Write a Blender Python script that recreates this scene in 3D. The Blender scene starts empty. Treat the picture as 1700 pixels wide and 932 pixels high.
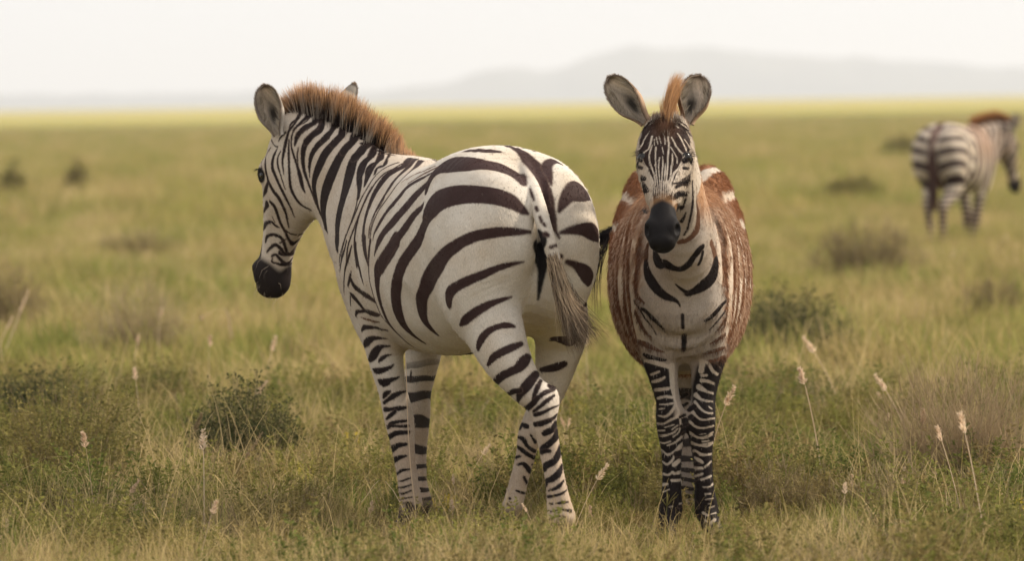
import bpy, bmesh, math, random
import numpy as np
from mathutils import Vector, Matrix, noise as mnoise
R = math.radians
SC = bpy.context.scene
COL = SC.collection

# ---------------------------------------------------------------- camera
FPX, CW, CH = 9444.0, 1700.0, 932.0
CAM_H = 1.453
PITCH, ROLL = R(1.81), R(-0.875)
cam_rot = Matrix.Rotation(R(90) - PITCH, 3, 'X') @ Matrix.Rotation(ROLL, 3, 'Z')
CAM = Vector((0, 0, CAM_H))
cd = bpy.data.cameras.new('camera')
cam = bpy.data.objects.new('camera', cd)
COL.objects.link(cam)
cam.matrix_world = Matrix.Translation(CAM) @ cam_rot.to_4x4()
cd.sensor_width = 36.0
cd.lens = 200.0
cd.clip_start = 0.5
cd.clip_end = 40000
cd.dof.use_dof = True
cd.dof.focus_distance = 18.8
cd.dof.aperture_fstop = 4.2
SC.camera = cam

def at(px, py, D):
    """the world point that stands D metres ahead of the camera along the ground"""
    v = cam_rot @ Vector(((px - CW/2)/FPX, -(py - CH/2)/FPX, -1.0))
    return np.array(CAM + v * (D / v.y))
# ---------------------------------------------------------------- sky, sun, exposure
SUN_EL, SUN_AZ = R(38), R(75)        # azimuth measured from straight ahead towards the right
w = bpy.data.worlds.new('World'); SC.world = w; w.use_nodes = True
wn_ = w.node_tree; WN = wn_.nodes; WL = wn_.links.new
bg = WN['Background']
sky = WN.new('ShaderNodeTexSky'); sky.sky_type = 'NISHITA'; sky.sun_disc = False
sky.sun_elevation = SUN_EL; sky.sun_rotation = SUN_AZ; sky.air_density = 1.2; sky.dust_density = 3.0
# high overcast: a bright even cloud sheet over the clear sky
tcw = WN.new('ShaderNodeTexCoord'); nz = WN.new('ShaderNodeTexNoise'); nz.inputs['Scale'].default_value = 2.2; nz.inputs['Detail'].default_value = 5
mpw = WN.new('ShaderNodeMapping'); mpw.inputs['Scale'].default_value = (1, 1, 5)
WL(tcw.outputs['Generated'], mpw.inputs[0]); WL(mpw.outputs[0], nz.inputs['Vector'])
crw = WN.new('ShaderNodeValToRGB'); crw.color_ramp.elements[0].position = .30; crw.color_ramp.elements[1].position = .75
crw.color_ramp.elements[0].color = (8.2, 8.15, 8.1, 1); crw.color_ramp.elements[1].color = (9.7, 9.3, 8.85, 1)
WL(nz.outputs[0], crw.inputs[0])
sxw = WN.new('ShaderNodeSeparateXYZ'); WL(tcw.outputs['Generated'], sxw.inputs[0])
grw = WN.new('ShaderNodeMapRange'); grw.inputs[1].default_value = .0; grw.inputs[2].default_value = .75; grw.inputs[3].default_value = .90; grw.inputs[4].default_value = 1.15
WL(sxw.outputs[2], grw.inputs[0])
mgw = WN.new('ShaderNodeVectorMath'); mgw.operation = 'SCALE'; WL(crw.outputs[0], mgw.inputs[0]); WL(grw.outputs[0], mgw.inputs['Scale'])
mxw = WN.new('ShaderNodeMix'); mxw.data_type = 'RGBA'; mxw.inputs[0].default_value = .93
WL(sky.outputs[0], mxw.inputs['A']); WL(mgw.outputs[0], mxw.inputs['B']); WL(mxw.outputs['Result'], bg.inputs['Color'])
bg.inputs['Strength'].default_value = .10
sd_ = bpy.data.lights.new('sun', 'SUN'); sd_.energy = 4.6; sd_.angle = R(3); sd_.color = (1, .885, .72)
so = bpy.data.objects.new('sun', sd_); COL.objects.link(so)
sv = Vector((math.sin(SUN_AZ)*math.cos(SUN_EL), math.cos(SUN_AZ)*math.cos(SUN_EL), math.sin(SUN_EL)))
so.rotation_euler = sv.to_track_quat('Z', 'Y').to_euler(); so.location = (30, 30, 40)
SC.view_settings.view_transform = 'Standard'; SC.view_settings.look = 'None'
SC.view_settings.exposure = 0.42; SC.view_settings.gamma = 1; SC.view_settings.use_curve_mapping = False
SC.cycles.use_denoising = True
SC.cycles.max_bounces = 6; SC.cycles.diffuse_bounces = 3; SC.cycles.transparent_max_bounces = 8
# ---------------------------------------------------------------- solid modelling helpers
def nrm(v):
    v = np.asarray(v, float)
    return v / np.linalg.norm(v, axis=-1, keepdims=True)

def catmull(P, n):
    """smooth curve through the rows of P, n samples per span"""
    P = np.asarray(P, float)
    Q = np.vstack([2*P[0]-P[1], P, 2*P[-1]-P[-2]])
    out = []
    for i in range(1, len(Q)-2):
        p0, p1, p2, p3 = Q[i-1], Q[i], Q[i+1], Q[i+2]
        t = np.linspace(0, 1, n, endpoint=False)[:, None]
        out.append(0.5*((2*p1) + (-p0+p2)*t + (2*p0-5*p1+4*p2-p3)*t**2 + (-p0+3*p1-3*p2+p3)*t**3))
    out.append(P[-1:])
    return np.vstack(out)

BIG = 1.0

class Sweep:
    """a limb or trunk: centre line with a half width and two half heights at each station"""
    def __init__(s, pts, dims, side, cap=(.05, .05), n=4, p=2.0):
        pts = np.asarray([np.asarray(q, float) for q in pts]); dims = np.asarray(dims, float)
        if dims.shape[1] == 2: dims = np.c_[dims[:, 0], dims[:, 1], dims[:, 1]]
        side = np.asarray(side, float)
        if side.ndim == 1: side = np.tile(side, (len(pts), 1))
        A = catmull(np.hstack([pts, dims, side]), n)
        s.P, s.d, S = A[:, :3], A[:, 3:6], A[:, 6:9]
        T = nrm(np.gradient(s.P, axis=0))
        S = nrm(S - (S*T).sum(1, keepdims=True)*T)
        s.T, s.S, s.U = T, S, np.cross(T, S)
        s.cap, s.p = cap, p
        m = s.d.max() + .12
        s.lo, s.hi = s.P.min(0) - m, s.P.max(0) + m
    def ev(s, Q):
        n = len(Q)
        best = np.full(n, 1e9); bi = np.zeros(n, int); bt = np.zeros(n)
        for i in range(len(s.P)-1):
            a = s.P[i]; ab = s.P[i+1]-a
            q = Q - a
            t = np.clip((q @ ab)/(ab @ ab), 0, 1)
            r = q - t[:, None]*ab
            d2 = np.einsum('ij,ij->i', r, r)
            m = d2 < best
            best[m] = d2[m]; bi[m] = i; bt[m] = t[m]
        t = bt[:, None]
        mix = lambda X: X[bi]*(1-t) + X[bi+1]*t
        C, S, T, U, D = mix(s.P), mix(s.S), mix(s.T), mix(s.U), mix(s.d)
        r = Q - C
        x = (r*S).sum(1); y = (r*U).sum(1); e = (r*T).sum(1)
        b = np.where(y > 0, D[:, 1], D[:, 2]); a_ = D[:, 0]
        cap = np.where(e < 0, s.cap[0], s.cap[1])
        endm = ((bi == 0) & (bt <= 0)) | ((bi == len(s.P)-2) & (bt >= 1))
        z = np.where(endm, e, 0)
        qx, qy, qz = np.abs(x/a_), np.abs(y/b), np.abs(z/cap)
        if s.p == 2: k0 = np.sqrt(qx**2+qy**2+qz**2)
        else: k0 = (qx**s.p+qy**s.p+qz**s.p)**(1/s.p)
        k1 = np.sqrt((qx/a_)**2+(qy/b)**2+(qz/cap)**2) + 1e-9
        return k0*(k0-1)/k1

class Blob:
    def __init__(s, c, r, ax=None):
        s.c = np.asarray(c, float); s.r = np.asarray(r, float)
        s.M = np.eye(3) if ax is None else nrm(np.asarray(ax, float))
        m = s.r.max() + .1
        s.lo, s.hi = s.c - m, s.c + m
    def ev(s, Q):
        q = (Q - s.c) @ s.M.T
        k0 = np.linalg.norm(q/s.r, axis=1); k1 = np.linalg.norm(q/s.r**2, axis=1) + 1e-9
        return k0*(k0-1)/k1

def field(ops, Q):
    f = np.full(len(Q), BIG)
    for kind, prim, k in ops:
        m = np.all((Q > prim.lo) & (Q < prim.hi), axis=1)
        if not m.any(): continue
        v = prim.ev(Q[m]); g = f[m]
        if kind == 's': v = -v
        if kind == 'u':
            h = np.maximum(k - np.abs(g-v), 0)/k
            f[m] = np.minimum(g, v) - h*h*k*.25
        elif kind == 'b':                      # bump: adds height where the blob is
            w = np.clip(-v/abs(k[0]), 0, 1); w = w*w*(3-2*w)
            f[m] = g - w*k[1]
        else:
            h = np.maximum(k - np.abs(g-v), 0)/k
            f[m] = np.maximum(g, v) + h*h*k*.25
    return f

def skin(ops, vox):
    """closed quad surface of the solid described by ops"""
    un = [o[1] for o in ops if o[0] == 'u']
    lo = np.min([o.lo for o in un], 0); hi = np.max([o.hi for o in un], 0)
    lo[2] = max(lo[2], -.08)
    B = 6
    nb = np.ceil((hi-lo)/(vox*B)).astype(int)
    cs = vox*B
    I = np.stack(np.meshgrid(*[np.arange(n) for n in nb], indexing='ij'), -1).reshape(-1, 3)
    fc = field(ops, lo + (I+.5)*cs)
    act = np.abs(fc) < cs*1.25
    N = nb*B
    V = np.repeat(np.repeat(np.repeat(np.where(fc < 0, -BIG, BIG).reshape(nb).astype(np.float32), B, 0), B, 1), B, 2)
    J = I[act]
    loc = np.stack(np.meshgrid(*[np.arange(B)]*3, indexing='ij'), -1).reshape(-1, 3)
    for c in range(0, len(J), 2000):
        K = (J[c:c+2000, None, :]*B + loc[None]).reshape(-1, 3)
        V[K[:, 0], K[:, 1], K[:, 2]] = field(ops, lo + K*vox)
    S = V < 0
    corners = [(a, b, c) for a in (0, 1) for b in (0, 1) for c in (0, 1)]
    cnt = np.zeros(N-1, np.uint8)
    for a, b, c in corners: cnt += S[a:N[0]-1+a, b:N[1]-1+b, c:N[2]-1+c]
    cells = np.argwhere((cnt > 0) & (cnt < 8))
    ids = np.full(N-1, -1, np.int32); ids[cells[:, 0], cells[:, 1], cells[:, 2]] = np.arange(len(cells))
    acc = np.zeros((len(cells), 3)); num = np.zeros(len(cells))
    val = {c: V[cells[:, 0]+c[0], cells[:, 1]+c[1], cells[:, 2]+c[2]].astype(float) for c in corners}
    for c0 in corners:
        for ax in range(3):
            if c0[ax]: continue
            c1 = list(c0); c1[ax] = 1; c1 = tuple(c1)
            v0, v1 = val[c0], val[c1]
            m = (v0 < 0) != (v1 < 0)
            t = v0[m]/(v0[m]-v1[m])
            p = np.tile(np.array(c0, float), (m.sum(), 1)); p[:, ax] += t
            acc[m] += p; num[m] += 1
    verts = lo + (cells + acc/num[:, None])*vox
    faces = []
    for ax in range(3):
        o1, o2 = [(1, 2), (2, 0), (0, 1)][ax]
        sl0 = [slice(1, -1)]*3; sl1 = [slice(1, -1)]*3
        sl0[ax] = slice(0, N[ax]-1); sl1[ax] = slice(1, N[ax])
        A, C = S[tuple(sl0)], S[tuple(sl1)]
        off = np.array([1, 1, 1]); off[ax] = 0
        e = np.argwhere(A != C) + off
        if not len(e): continue
        flip = S[e[:, 0], e[:, 1], e[:, 2]]
        def idx(d1, d2):
            q = e.copy(); q[:, o1] -= d1; q[:, o2] -= d2
            return ids[q[:, 0], q[:, 1], q[:, 2]]
        F = np.stack([idx(1, 1), idx(0, 1), idx(0, 0), idx(1, 0)], 1)
        F[~flip] = F[~flip][:, ::-1]
        faces.append(F)
    return verts, np.vstack(faces)

def mesh_from(name, verts, faces):
    me = bpy.data.meshes.new(name)
    verts = np.asarray(verts, np.float32); faces = np.asarray(faces, np.int32)
    k = faces.shape[1]
    me.vertices.add(len(verts)); me.vertices.foreach_set('co', verts.ravel())
    me.loops.add(faces.size); me.loops.foreach_set('vertex_index', faces.ravel())
    me.polygons.add(len(faces))
    me.polygons.foreach_set('loop_start', np.arange(0, faces.size, k, dtype=np.int32))
    me.polygons.foreach_set('loop_total', np.full(len(faces), k, np.int32))
    me.update(calc_edges=True)
    me.polygons.foreach_set('use_smooth', np.ones(len(faces), bool))
    return me
# ---------------------------------------------------------------- zebra bodies
def frame(T, deg):
    """forward and left vectors of an animal whose forward direction is deg left of straight ahead"""
    a = R(deg)
    F = np.array([-math.sin(a), math.cos(a), 0]); L = np.array([-F[1], F[0], 0])
    return np.array([T[0], T[1], 0.]), F, L

def head_frame(yaw, pitch):
    a = R(yaw); p = R(pitch)
    h = np.array([-math.sin(a), math.cos(a), 0])
    l = np.array([-h[1], h[0], 0])
    z = np.array([0, 0, 1.])
    d = math.cos(p)*h - math.sin(p)*z
    return d, math.sin(p)*h + math.cos(p)*z, l

def head_ops(C0, s0, d, n, l, k=1.0, young=False, kneck=.07, deep=1, es=.158):
    """C0 is the point of the head axis at distance s0 from the poll"""
    H = lambda s, f=0, x=0: C0 + d*(s-s0)*k + n*f*k + l*x*k
    #      s,   half width, forehead side, jaw side
    st = [(.00, .066, .058, .085), (.06, .082, .068, .105), (.12, .089, .070, .122), (.18, .084, .066, .128),
          (.24, .072, .060, .112), (.31, .056, .055, .088), (.38, .046, .050, .070), (.44, .048, .050, .064),
          (.485, .056, .050, .064), (.525, .044, .040, .054)]
    if young:
        st = [(a, b*(1.20 if a < .2 else 1.12 if a > .4 else 1.20 if a < .32 else 1.02), c, e*.93) for a, b, c, e in st]
    st = [(a, b, c, e*(1+(deep-1)*math.exp(-((a-.2)/.12)**2))) for a, b, c, e in st]
    ops = [('u', Sweep([H(a) for a, *_ in st], [(b*k, c*k, e*k) for _, b, c, e in st], l, cap=(.05*k, .036*k), p=2.25), kneck)]
    for s in (1, -1):
        ops.append(('u', Blob(H(es-.003, -.045, .052*s), np.array([.062, .085, .028])*k, [n, d, l]), .03*k))    # cheek
        ops.append(('u', Blob(H(es-.008, .033, .074*s), np.array([.024, .036, .020])*k, [n, d, l]), .022*k))    # eye socket ridge
        ops.append(('s', Blob(H(es, .026, .106*s), np.array([.012, .018, .012])*k, [n, d, l]), .012*k))    # eye opening
        ops.append(('u', Blob(H(.26, -.012, .050*s), np.array([.010, .07, .012])*k, [n, d, l]), .02*k))      # cheek ridge
        ops.append(('u', Blob(H(.478, .018, .041*s), np.array([.028, .034, .024])*k, [n, d, l]), .018*k))    # nostril flare
        ops.append(('s', Blob(H(.492, .026, .058*s), np.array([.017, .021, .015])*k, [n, nrm(d+.35*n*0), l]), .008*k))
        ops.append(('s', Blob(H(.500, -.030, .056*s), np.array([.0045, .045, .010])*k, [nrm(n+.25*d), d, l]), .006*k))  # mouth
    ops.append(('s', Blob(H(.560, -.028, 0), np.array([.004, .022, .05])*k, [n, d, l]), .008*k))
    ops.append(('u', Blob(H(.505, -.050, 0), np.array([.020, .030, .034])*k, [n, d, l]), .02*k))             # chin
    return ops, H

def leg(pts, dims, side, k=.05, top=.06):
    return ('u', Sweep(pts, dims, side, cap=(top, .012), n=5), k)

HOOF = (.044, .050, .040)

def adult(standing=False):
    O, F, L = frame((.090, 18.45), 27)
    W = lambda f, l, z: O + F*f + L*l + np.array([0, 0, z])
    # trunk: forward, top, bottom, half width
    st = [(.05, 1.185, .93, .150), (.12, 1.262, .82, .225), (.22, 1.312, .74, .262), (.34, 1.308, .68, .272),
          (.48, 1.272, .625, .288), (.62, 1.250, .605, .290), (.76, 1.245, .610, .275), (.88, 1.262, .625, .240),
          (1.00, 1.272, .650, .205), (1.10, 1.235, .70, .175), (1.17, 1.16, .78, .135)]
    ops = [('u', Sweep([W(f, 0, (a+b)/2+.02) for f, a, b, w in st], [(w, (a-b)/2-.02, (a-b)/2+.02) for f, a, b, w in st],
                       L, cap=(.07, .08), p=2.25), .01)]
    # haunches
    for s in (1, -1):
        ops.append(('u', Blob(W(.14, .118*s, .985), (.175, .150, .26), [F, L, (0, 0, 1)]), .09))
        ops.append(('u', Blob(W(1.0, .12*s, .90), (.13, .085, .27), [nrm(F*.9+np.array([0, 0, -.0])), L, (0, 0, 1)]), .06))
    # hind leg, near side: its hip, thigh, gaskin, hock, cannon, fetlock, hoof
    P = [W(.17, .125, 1.02), W(.15, .150, .84), at(818, 540, 18.47), at(843, 598, 18.41), at(872, 640, 18.38), at(895, 668, 18.36),
         at(905, 705, 18.355), at(913, 750, 18.36), at(922, 800, 18.35), at(929, 845, 18.35), at(932, 862, 18.35), at(930, 885, 18.35), at(931, 905, 18.32), at(932, 918, 18.31)]
    dm = [(.12, .20, .18), (.120, .19, .17), (.100, .130, .110), (.078, .090, .082), (.058, .066, .064), (.046, .054, .060),
          (.037, .042, .046), (.034, .036, .040), (.032, .035, .040), (.042, .038, .046), (.046, .040, .050), (.034, .036, .034), (.038, .042, .034), (.042, .048, .038)]
    if standing: P, dm = [W(.17, .125, 1.02), W(.16, .150, .86), W(.20, .15, .74), W(.13, .13, .62), W(.02, .11, .53), W(-.02, .10, .46), W(.0, .09, .30), W(.02, .09, .12), W(.05, .09, .03)], [dm[i] for i in (0, 1, 2, 3, 4, 5, 7, 9, 12)]
    ops.append(leg(P, dm, nrm(L+.25*F), k=.035))
    # hind leg, far side
    P = [W(.20, -.125, 1.02), W(.23, -.150, .86), at(930, 545, 18.90), at(924, 600, 18.94), at(912, 648, 18.95), at(893, 695, 18.95),
         at(880, 722, 18.95), at(872, 760, 18.96), at(860, 805, 18.98), at(849, 848, 19.0), at(846, 862, 19.0), at(842, 880, 19.0), at(839, 894, 19.02)]
    dm = [(.12, .20, .18), (.115, .19, .16), (.092, .115, .095), (.068, .085, .078), (.052, .066, .058), (.042, .050, .052),
          (.038, .046, .046), (.031, .035, .036), (.030, .033, .034), (.034, .036, .042), (.036, .038, .044), (.033, .036, .034), (.040, .050, .040)]
    if standing: P, dm = [W(.20, -.125, 1.02), W(.19, -.150, .86), W(.24, -.14, .74), W(.20, -.12, .62), W(.10, -.10, .53), W(.07, -.09, .46), W(.09, -.08, .30), W(.11, -.08, .12), W(.14, -.08, .03)], [dm[i] for i in (0, 1, 2, 3, 4, 5, 7, 9, 12)]
    ops.append(leg(P, dm, L))
    if not standing:
        ops.append(('u', Blob(at(912, 664, 18.36), (.030, .032, .050)), .035)); ops.append(('u', Blob(at(889, 706, 18.95), (.028, .030, .048)), .03))
    # forelegs
    P = [W(.99, .13, .86), at(633, 550, 19.22), at(641, 600, 19.20), at(652, 650, 19.19), at(663, 697, 19.18),
         at(670, 750, 19.17), at(677, 800, 19.17), at(682, 836, 19.17), at(682, 850, 19.17), at(675, 868, 19.16), at(669, 884, 19.15), at(667, 893, 19.15)]
    dm = [(.075, .14, .12), (.066, .088, .088), (.056, .066, .068), (.047, .051, .052), (.050, .052, .048),
          (.037, .040, .043), (.034, .036, .040), (.038, .036, .044), (.041, .038, .046), (.034, .036, .034), (.040, .044, .036), (.046, .052, .040)]
    ops.append(leg(P, dm, L, k=.045))
    P = [W(1.02, -.12, .86), at(706, 560, 19.50), at(701, 600, 19.50), at(693, 650, 19.50), at(690, 697, 19.50),
         at(690, 750, 19.50), at(692, 800, 19.48), at(697, 828, 19.47), at(698, 840, 19.46), at(697, 856, 19.46), at(696, 868, 19.46), at(696, 878, 19.45)]
    ops.append(leg(P, dm, L, k=.045))
    # neck
    nh = nrm(np.array([-.72, .70, 0])); nl = np.array([-nh[1], nh[0], 0])
    P = [at(648, 400, 19.22), at(616, 370, 19.36), at(588, 322, 19.47), at(558, 280, 19.56), at(528, 250, 19.64), at(500, 232, 19.70)]
    dm = [(.15, .26, .25), (.115, .225, .215), (.095, .195, .190), (.085, .160, .170), (.078, .125, .135), (.06, .085, .08)]
    sd = [nrm(nl*.5+L*.5)] + [nl]*5
    neck = Sweep(P, dm, np.array(sd), cap=(.10, .05), n=5)
    ops.append(('u', neck, .08))
    d, n, l = head_frame(36, 71)
    h, H = head_ops(at(482, 285, 19.72), .14, d, n, l, k=1.10, deep=1.38)
    ops += h
    # cleft between the buttocks and the fold at the flank
    ops.append(('s', Blob(W(-.035, .0, .90), (.055, .012, .27), [F, L, (0, 0, 1)]), .05))
    ops.append(('s', Blob(W(.44, .285, .66), (.05, .035, .13), [nrm(F+.0*L), L, nrm(np.array([0, 0, 1])-.5*F)]), .06))
    # dock of the tail
    ops.append(('u', Sweep([at(868, 272, 18.60), at(880, 300, 18.50), at(893, 340, 18.41), at(906, 385, 18.36), at(920, 430, 18.34), at(931, 470, 18.33)],
                           [(.018, .018), (.023, .021), (.026, .024), (.025, .023), (.021, .020), (.014, .013)], nrm(L), cap=(.02, .02)), .012))
    return dict(ops=ops, W=W, F=F, L=L, H=H, d=d, n=n, l=l, trunk=ops[0][1], neck=neck)

def foal():
    O, F, L = frame((.555, 18.62), 178.7)          # comes straight towards the camera
    W = lambda b, l, z: O - F*b + L*l + np.array([0, 0, z])
    st = [(.04, 1.00, .72, .105), (.10, 1.10, .62, .145), (.20, 1.19, .59, .170), (.32, 1.215, .575, .195), (.48, 1.185, .56, .225),
          (.66, 1.175, .555, .241), (.82, 1.190, .575, .230), (.96, 1.215, .64, .208), (1.08, 1.215, .74, .190), (1.18, 1.16, .84, .150)]
    ops = [('u', Sweep([W(f, 0, (a+b)/2-.02) for f, a, b, w in st], [(w, (a-b)/2+.02, (a-b)/2-.02) for f, a, b, w in st],
                       L, cap=(.06, .08), p=2.2), .01)]
    for s in (1, -1):
        ops.append(('u', Blob(W(1.06, .104*s, .98), (.17, .108, .24), [F, L, (0, 0, 1)]), .06))
        ops.append(('u', Blob(W(.14, .085*s, .84), (.10, .075, .20), [F, L, (0, 0, 1)]), .06))
        ops.append(('u', Blob(W(.07, .055*s, .80), (.06, .06, .11), [F, L, (0, 0, 1)]), .05))
    # forelegs, the one on its right first
    dm = [(.068, .10, .09), (.062, .072, .075), (.050, .055, .058), (.040, .042, .045), (.046, .044, .044), (.044, .040, .042),
          (.033, .036, .039), (.031, .034, .038), (.038, .036, .044), (.038, .038, .042), (.032, .036, .034), (.036, .042, .036), (.040, .046, .038)]
    P = [W(.16, -.085, .82), at(1092, 575, 18.76), at(1100, 620, 18.75), at(1108, 660, 18.74), at(1112, 690, 18.73), at(1113, 715, 18.73),
         at(1115, 755, 18.74), at(1115, 805, 18.74), at(1114, 838, 18.74), at(1113, 850, 18.74), at(1109, 870, 18.72), at(1106, 886, 18.71), at(1104, 898, 18.70)]
    ops.append(leg(P, dm, L, k=.04))
    P = [W(.16, .085, .82), at(1177, 575, 18.78), at(1172, 620, 18.77), at(1168, 660, 18.76), at(1165, 690, 18.75), at(1165, 715, 18.75),
         at(1166, 755, 18.76), at(1169, 805, 18.76), at(1172, 838, 18.76), at(1174, 850, 18.76), at(1179, 868, 18.74), at(1184, 883, 18.73), at(1187, 895, 18.72)]
    ops.append(leg(P, dm, L, k=.04))
    dm = [(.10, .17, .15), (.10, .15, .13), (.085, .10, .09), (.060, .070, .060), (.044, .052, .050), (.040, .046, .050), (.035, .040, .042),
          (.030, .033, .036), (.030, .033, .036), (.036, .036, .042), (.032, .034, .034), (.038, .046, .038)]
    for s, hx, fx in ((-1, 1131, 1127), (1, 1151, 1154)):
        P = [W(1.06, .115*s, .98), W(1.0, .135*s, .84), W(.98, .125*s, .70), W(1.03, .095*s, .60), at(hx+s*3, 640, 19.78), at(hx, 670, 19.80), at(hx, 700, 19.79),
             at((hx+fx)/2, 750, 19.76), at(fx, 800, 19.74), at(fx, 826, 19.74), at(fx+s, 842, 19.72), at(fx+s*2, 856, 19.70)]
        ops.append(leg(P, dm, L, k=.05))
    # neck
    P = [W(.20, 0, .93), at(1136, 400, 18.62), at(1130, 345, 18.53), at(1122, 290, 18.47), at(1114, 240, 18.44), at(1110, 218, 18.43)]
    dm = [(.125, .22, .19), (.105, .18, .15), (.088, .155, .12), (.078, .13, .10), (.070, .10, .075), (.055, .06, .05)]
    sd = nrm(L)
    neck = Sweep(P, dm, sd, cap=(.08, .04), n=5)
    ops.append(('u', neck, .07))
    d, n, l = head_frame(175, 51)
    h, H = head_ops(at(1104, 266, 18.30), .15, d, n, l, k=.88, young=True, kneck=.05, es=.168)
    ops += h
    return dict(ops=ops, W=W, F=F, L=L, H=H, d=d, n=n, l=l, trunk=ops[0][1], neck=neck)
# ---------------------------------------------------------------- coats, hair, ears
rng = np.random.default_rng(11)
BLACK = np.array([.014, .010, .010]); UMBER = np.array([.040, .022, .021]); BROWN = np.array([.20, .085, .040])
CREAM = np.array([.545, .50, .445]); TAN = np.array([.40, .30, .22]); RUST = np.array([.54, .32, .165]); INK = np.array([.010, .008, .009])

def sst(a, b, x):
    t = np.clip((x-a)/(b-a), 0, 1)
    return t*t*(3-2*t)

def lerp(A, B, m):
    m = m[:, None] if np.ndim(m) == 1 else m
    return A*(1-m) + B*m

def wave_noise(P, f, seed=0, n=3):
    """cheap smooth noise, about -1..1"""
    g = np.random.default_rng(seed); out = np.zeros(len(P))
    for k in range(n):
        for j in range(4):
            d = nrm(g.normal(size=3)); out += np.sin(P @ d*f*(1.9**k)*6.283*g.uniform(.7, 1.3) + g.uniform(0, 6.28))/(4*1.5**k)
    return out*.8

def marks(text):
    for colour, fl, q in text:
        A = np.array(q, float)
        A[:, :3] /= 1000; A[:, 1] += 18; A[:, 3] /= 10000
        yield colour, fl, A

def mirror(A, z, flags):
    if 'N' in flags or 'm' in flags and 'N' not in flags:
        sw = z['neck'] if 'N' in flags else z['trunk']
        P = A[:, :3]
        i = np.argmin(((P[:, None]-sw.P[None])**2).sum(2), 1)
        S, Cc = sw.S[i], sw.P[i]
        B = A.copy(); B[:, :3] = P - 2*((P-Cc)*S).sum(1, keepdims=True)*S
        if 'N' not in flags:
            f = (A[:, :3]-z['W'](0, 0, 0)) @ z['F']
            B = B[f > .36]
        return B
    l = z['l']; c = z['H'](0, 0, 0)
    B = A.copy(); B[:, :3] -= 2*((A[:, :3]-c) @ l)[:, None]*l
    return B

def paint(V, col, text, z, rough=1., soft=.0016, soften=None, both=True, dark=None):
    hair = (rng.normal(size=len(V))*.0006 + wave_noise(V, 9, 3)*.0009)*rough
    order = np.argsort(V[:, 2]); Vs = V[order]; zs = Vs[:, 2]
    for c, fl, A in marks(text):
        todo = [A]
        if both and any(k in fl for k in 'mNH') and c != 'w' and 'L' not in fl:
            if not ('H' in fl and z.get('front')): todo.append(mirror(A, z, fl))
        for B in todo:
            if len(B) < 2: continue
            B = catmull(B, 4); B[:, 3] = np.maximum(B[:, 3], .0008)
            sy = .12 if 'L' in fl else 1.
            m = .012 + B[:, 3].max(); my = .11 if 'L' in fl else m
            lo = B[:, :3].min(0)-[m, my, m]; hi = B[:, :3].max(0)+[m, my, m]
            a, b = np.searchsorted(zs, [lo[2], hi[2]])
            Q = Vs[a:b]; k = np.where((Q[:, 0] > lo[0]) & (Q[:, 0] < hi[0]) & (Q[:, 1] > lo[1]) & (Q[:, 1] < hi[1]))[0]
            if not len(k): continue
            Q = Q[k]*[1, sy, 1]; idx = order[a:b][k]
            best = np.full(len(Q), 1e9)
            for i in range(len(B)-1):
                p = B[i, :3]*[1, sy, 1]; ab = B[i+1, :3]*[1, sy, 1]-p; q = Q-p
                t = np.clip(q @ ab/(ab @ ab+1e-12), 0, 1)
                d = np.linalg.norm(q-t[:, None]*ab, axis=1) - (B[i, 3]*(1-t)+B[i+1, 3]*t)
                best = np.minimum(best, d)
            s_ = soft if soften is None else soften[idx]
            mask = 1 - sst(-s_, s_, best + hair[idx])
            C_ = {'k': dark[idx] if dark is not None else BLACK, 'n': np.array([.115, .058, .036]), 'w': z.get('white', CREAM)*(.82 if 'L' in fl else 1.), 'd': INK}[c]
            if c == 'k': col[idx] = lerp(col[idx], np.array([.20, .13, .10]), .45*(1-sst(-s_, s_+.0028, best + hair[idx]*2)))
            col[idx] = lerp(col[idx], C_, mask)
    return col

def set_col(me, col):
    a = me.color_attributes.new('coat', 'FLOAT_COLOR', 'POINT')
    a.data.foreach_set('color', np.c_[np.clip(col, 0, 1), np.ones(len(col))].astype(np.float32).ravel())

def get_vn(me):
    n = len(me.vertices); v = np.empty(n*3, np.float32); me.vertices.foreach_get('co', v)
    w = np.empty(n*3, np.float32); me.vertex_normals.foreach_get('vector', w)
    return v.reshape(-1, 3).astype(float), w.reshape(-1, 3).astype(float)

def refine(me, levels=1):
    ob = bpy.data.objects.new('tmp', me); COL.objects.link(ob)
    md = ob.modifiers.new('s', 'SUBSURF'); md.levels = levels; md.render_levels = levels
    dg = bpy.context.evaluated_depsgraph_get()
    out = bpy.data.meshes.new_from_object(ob.evaluated_get(dg))
    bpy.data.objects.remove(ob); bpy.data.meshes.remove(me)
    return out

def ribbons(paths, width, cols, taper=True, facing=None):
    """paths (n,k,3), width (n,), cols (n,k,3) -> verts, faces, colours of thin tapering blades"""
    n, k, _ = paths.shape
    T = nrm(np.gradient(paths, axis=1) + 1e-9)
    r = rng.normal(size=(n, 1, 3)) if facing is None else np.broadcast_to(facing, (n, 1, 3)) + rng.normal(size=(n, 1, 3))*.35
    S = nrm(np.cross(T, r))
    t = np.linspace(0, 1, k)
    prof = (1-t**1.6*.9) if taper else np.ones(k)
    w = width[:, None, None]*prof[None, :, None]*.5
    V = np.stack([paths-S*w, paths+S*w], 2).reshape(-1, 3)
    Cc = np.repeat(cols[:, :, None, :], 2, 2).reshape(-1, 3)
    b = (np.arange(n)[:, None]*k + np.arange(k-1)[None])*2
    Fc = np.stack([b, b+1, b+3, b+2], -1).reshape(-1, 4)
    return V, Fc, Cc

def add_mesh(name, V, Fc, col, mat, parent=None, origin=None):
    V = np.asarray(V) - (0 if origin is None else origin)
    me = mesh_from(name, V, Fc); set_col(me, col); me.materials.append(mat)
    ob = bpy.data.objects.new(name, me); COL.objects.link(ob)
    if parent is not None: ob.parent = parent
    return ob

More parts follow.
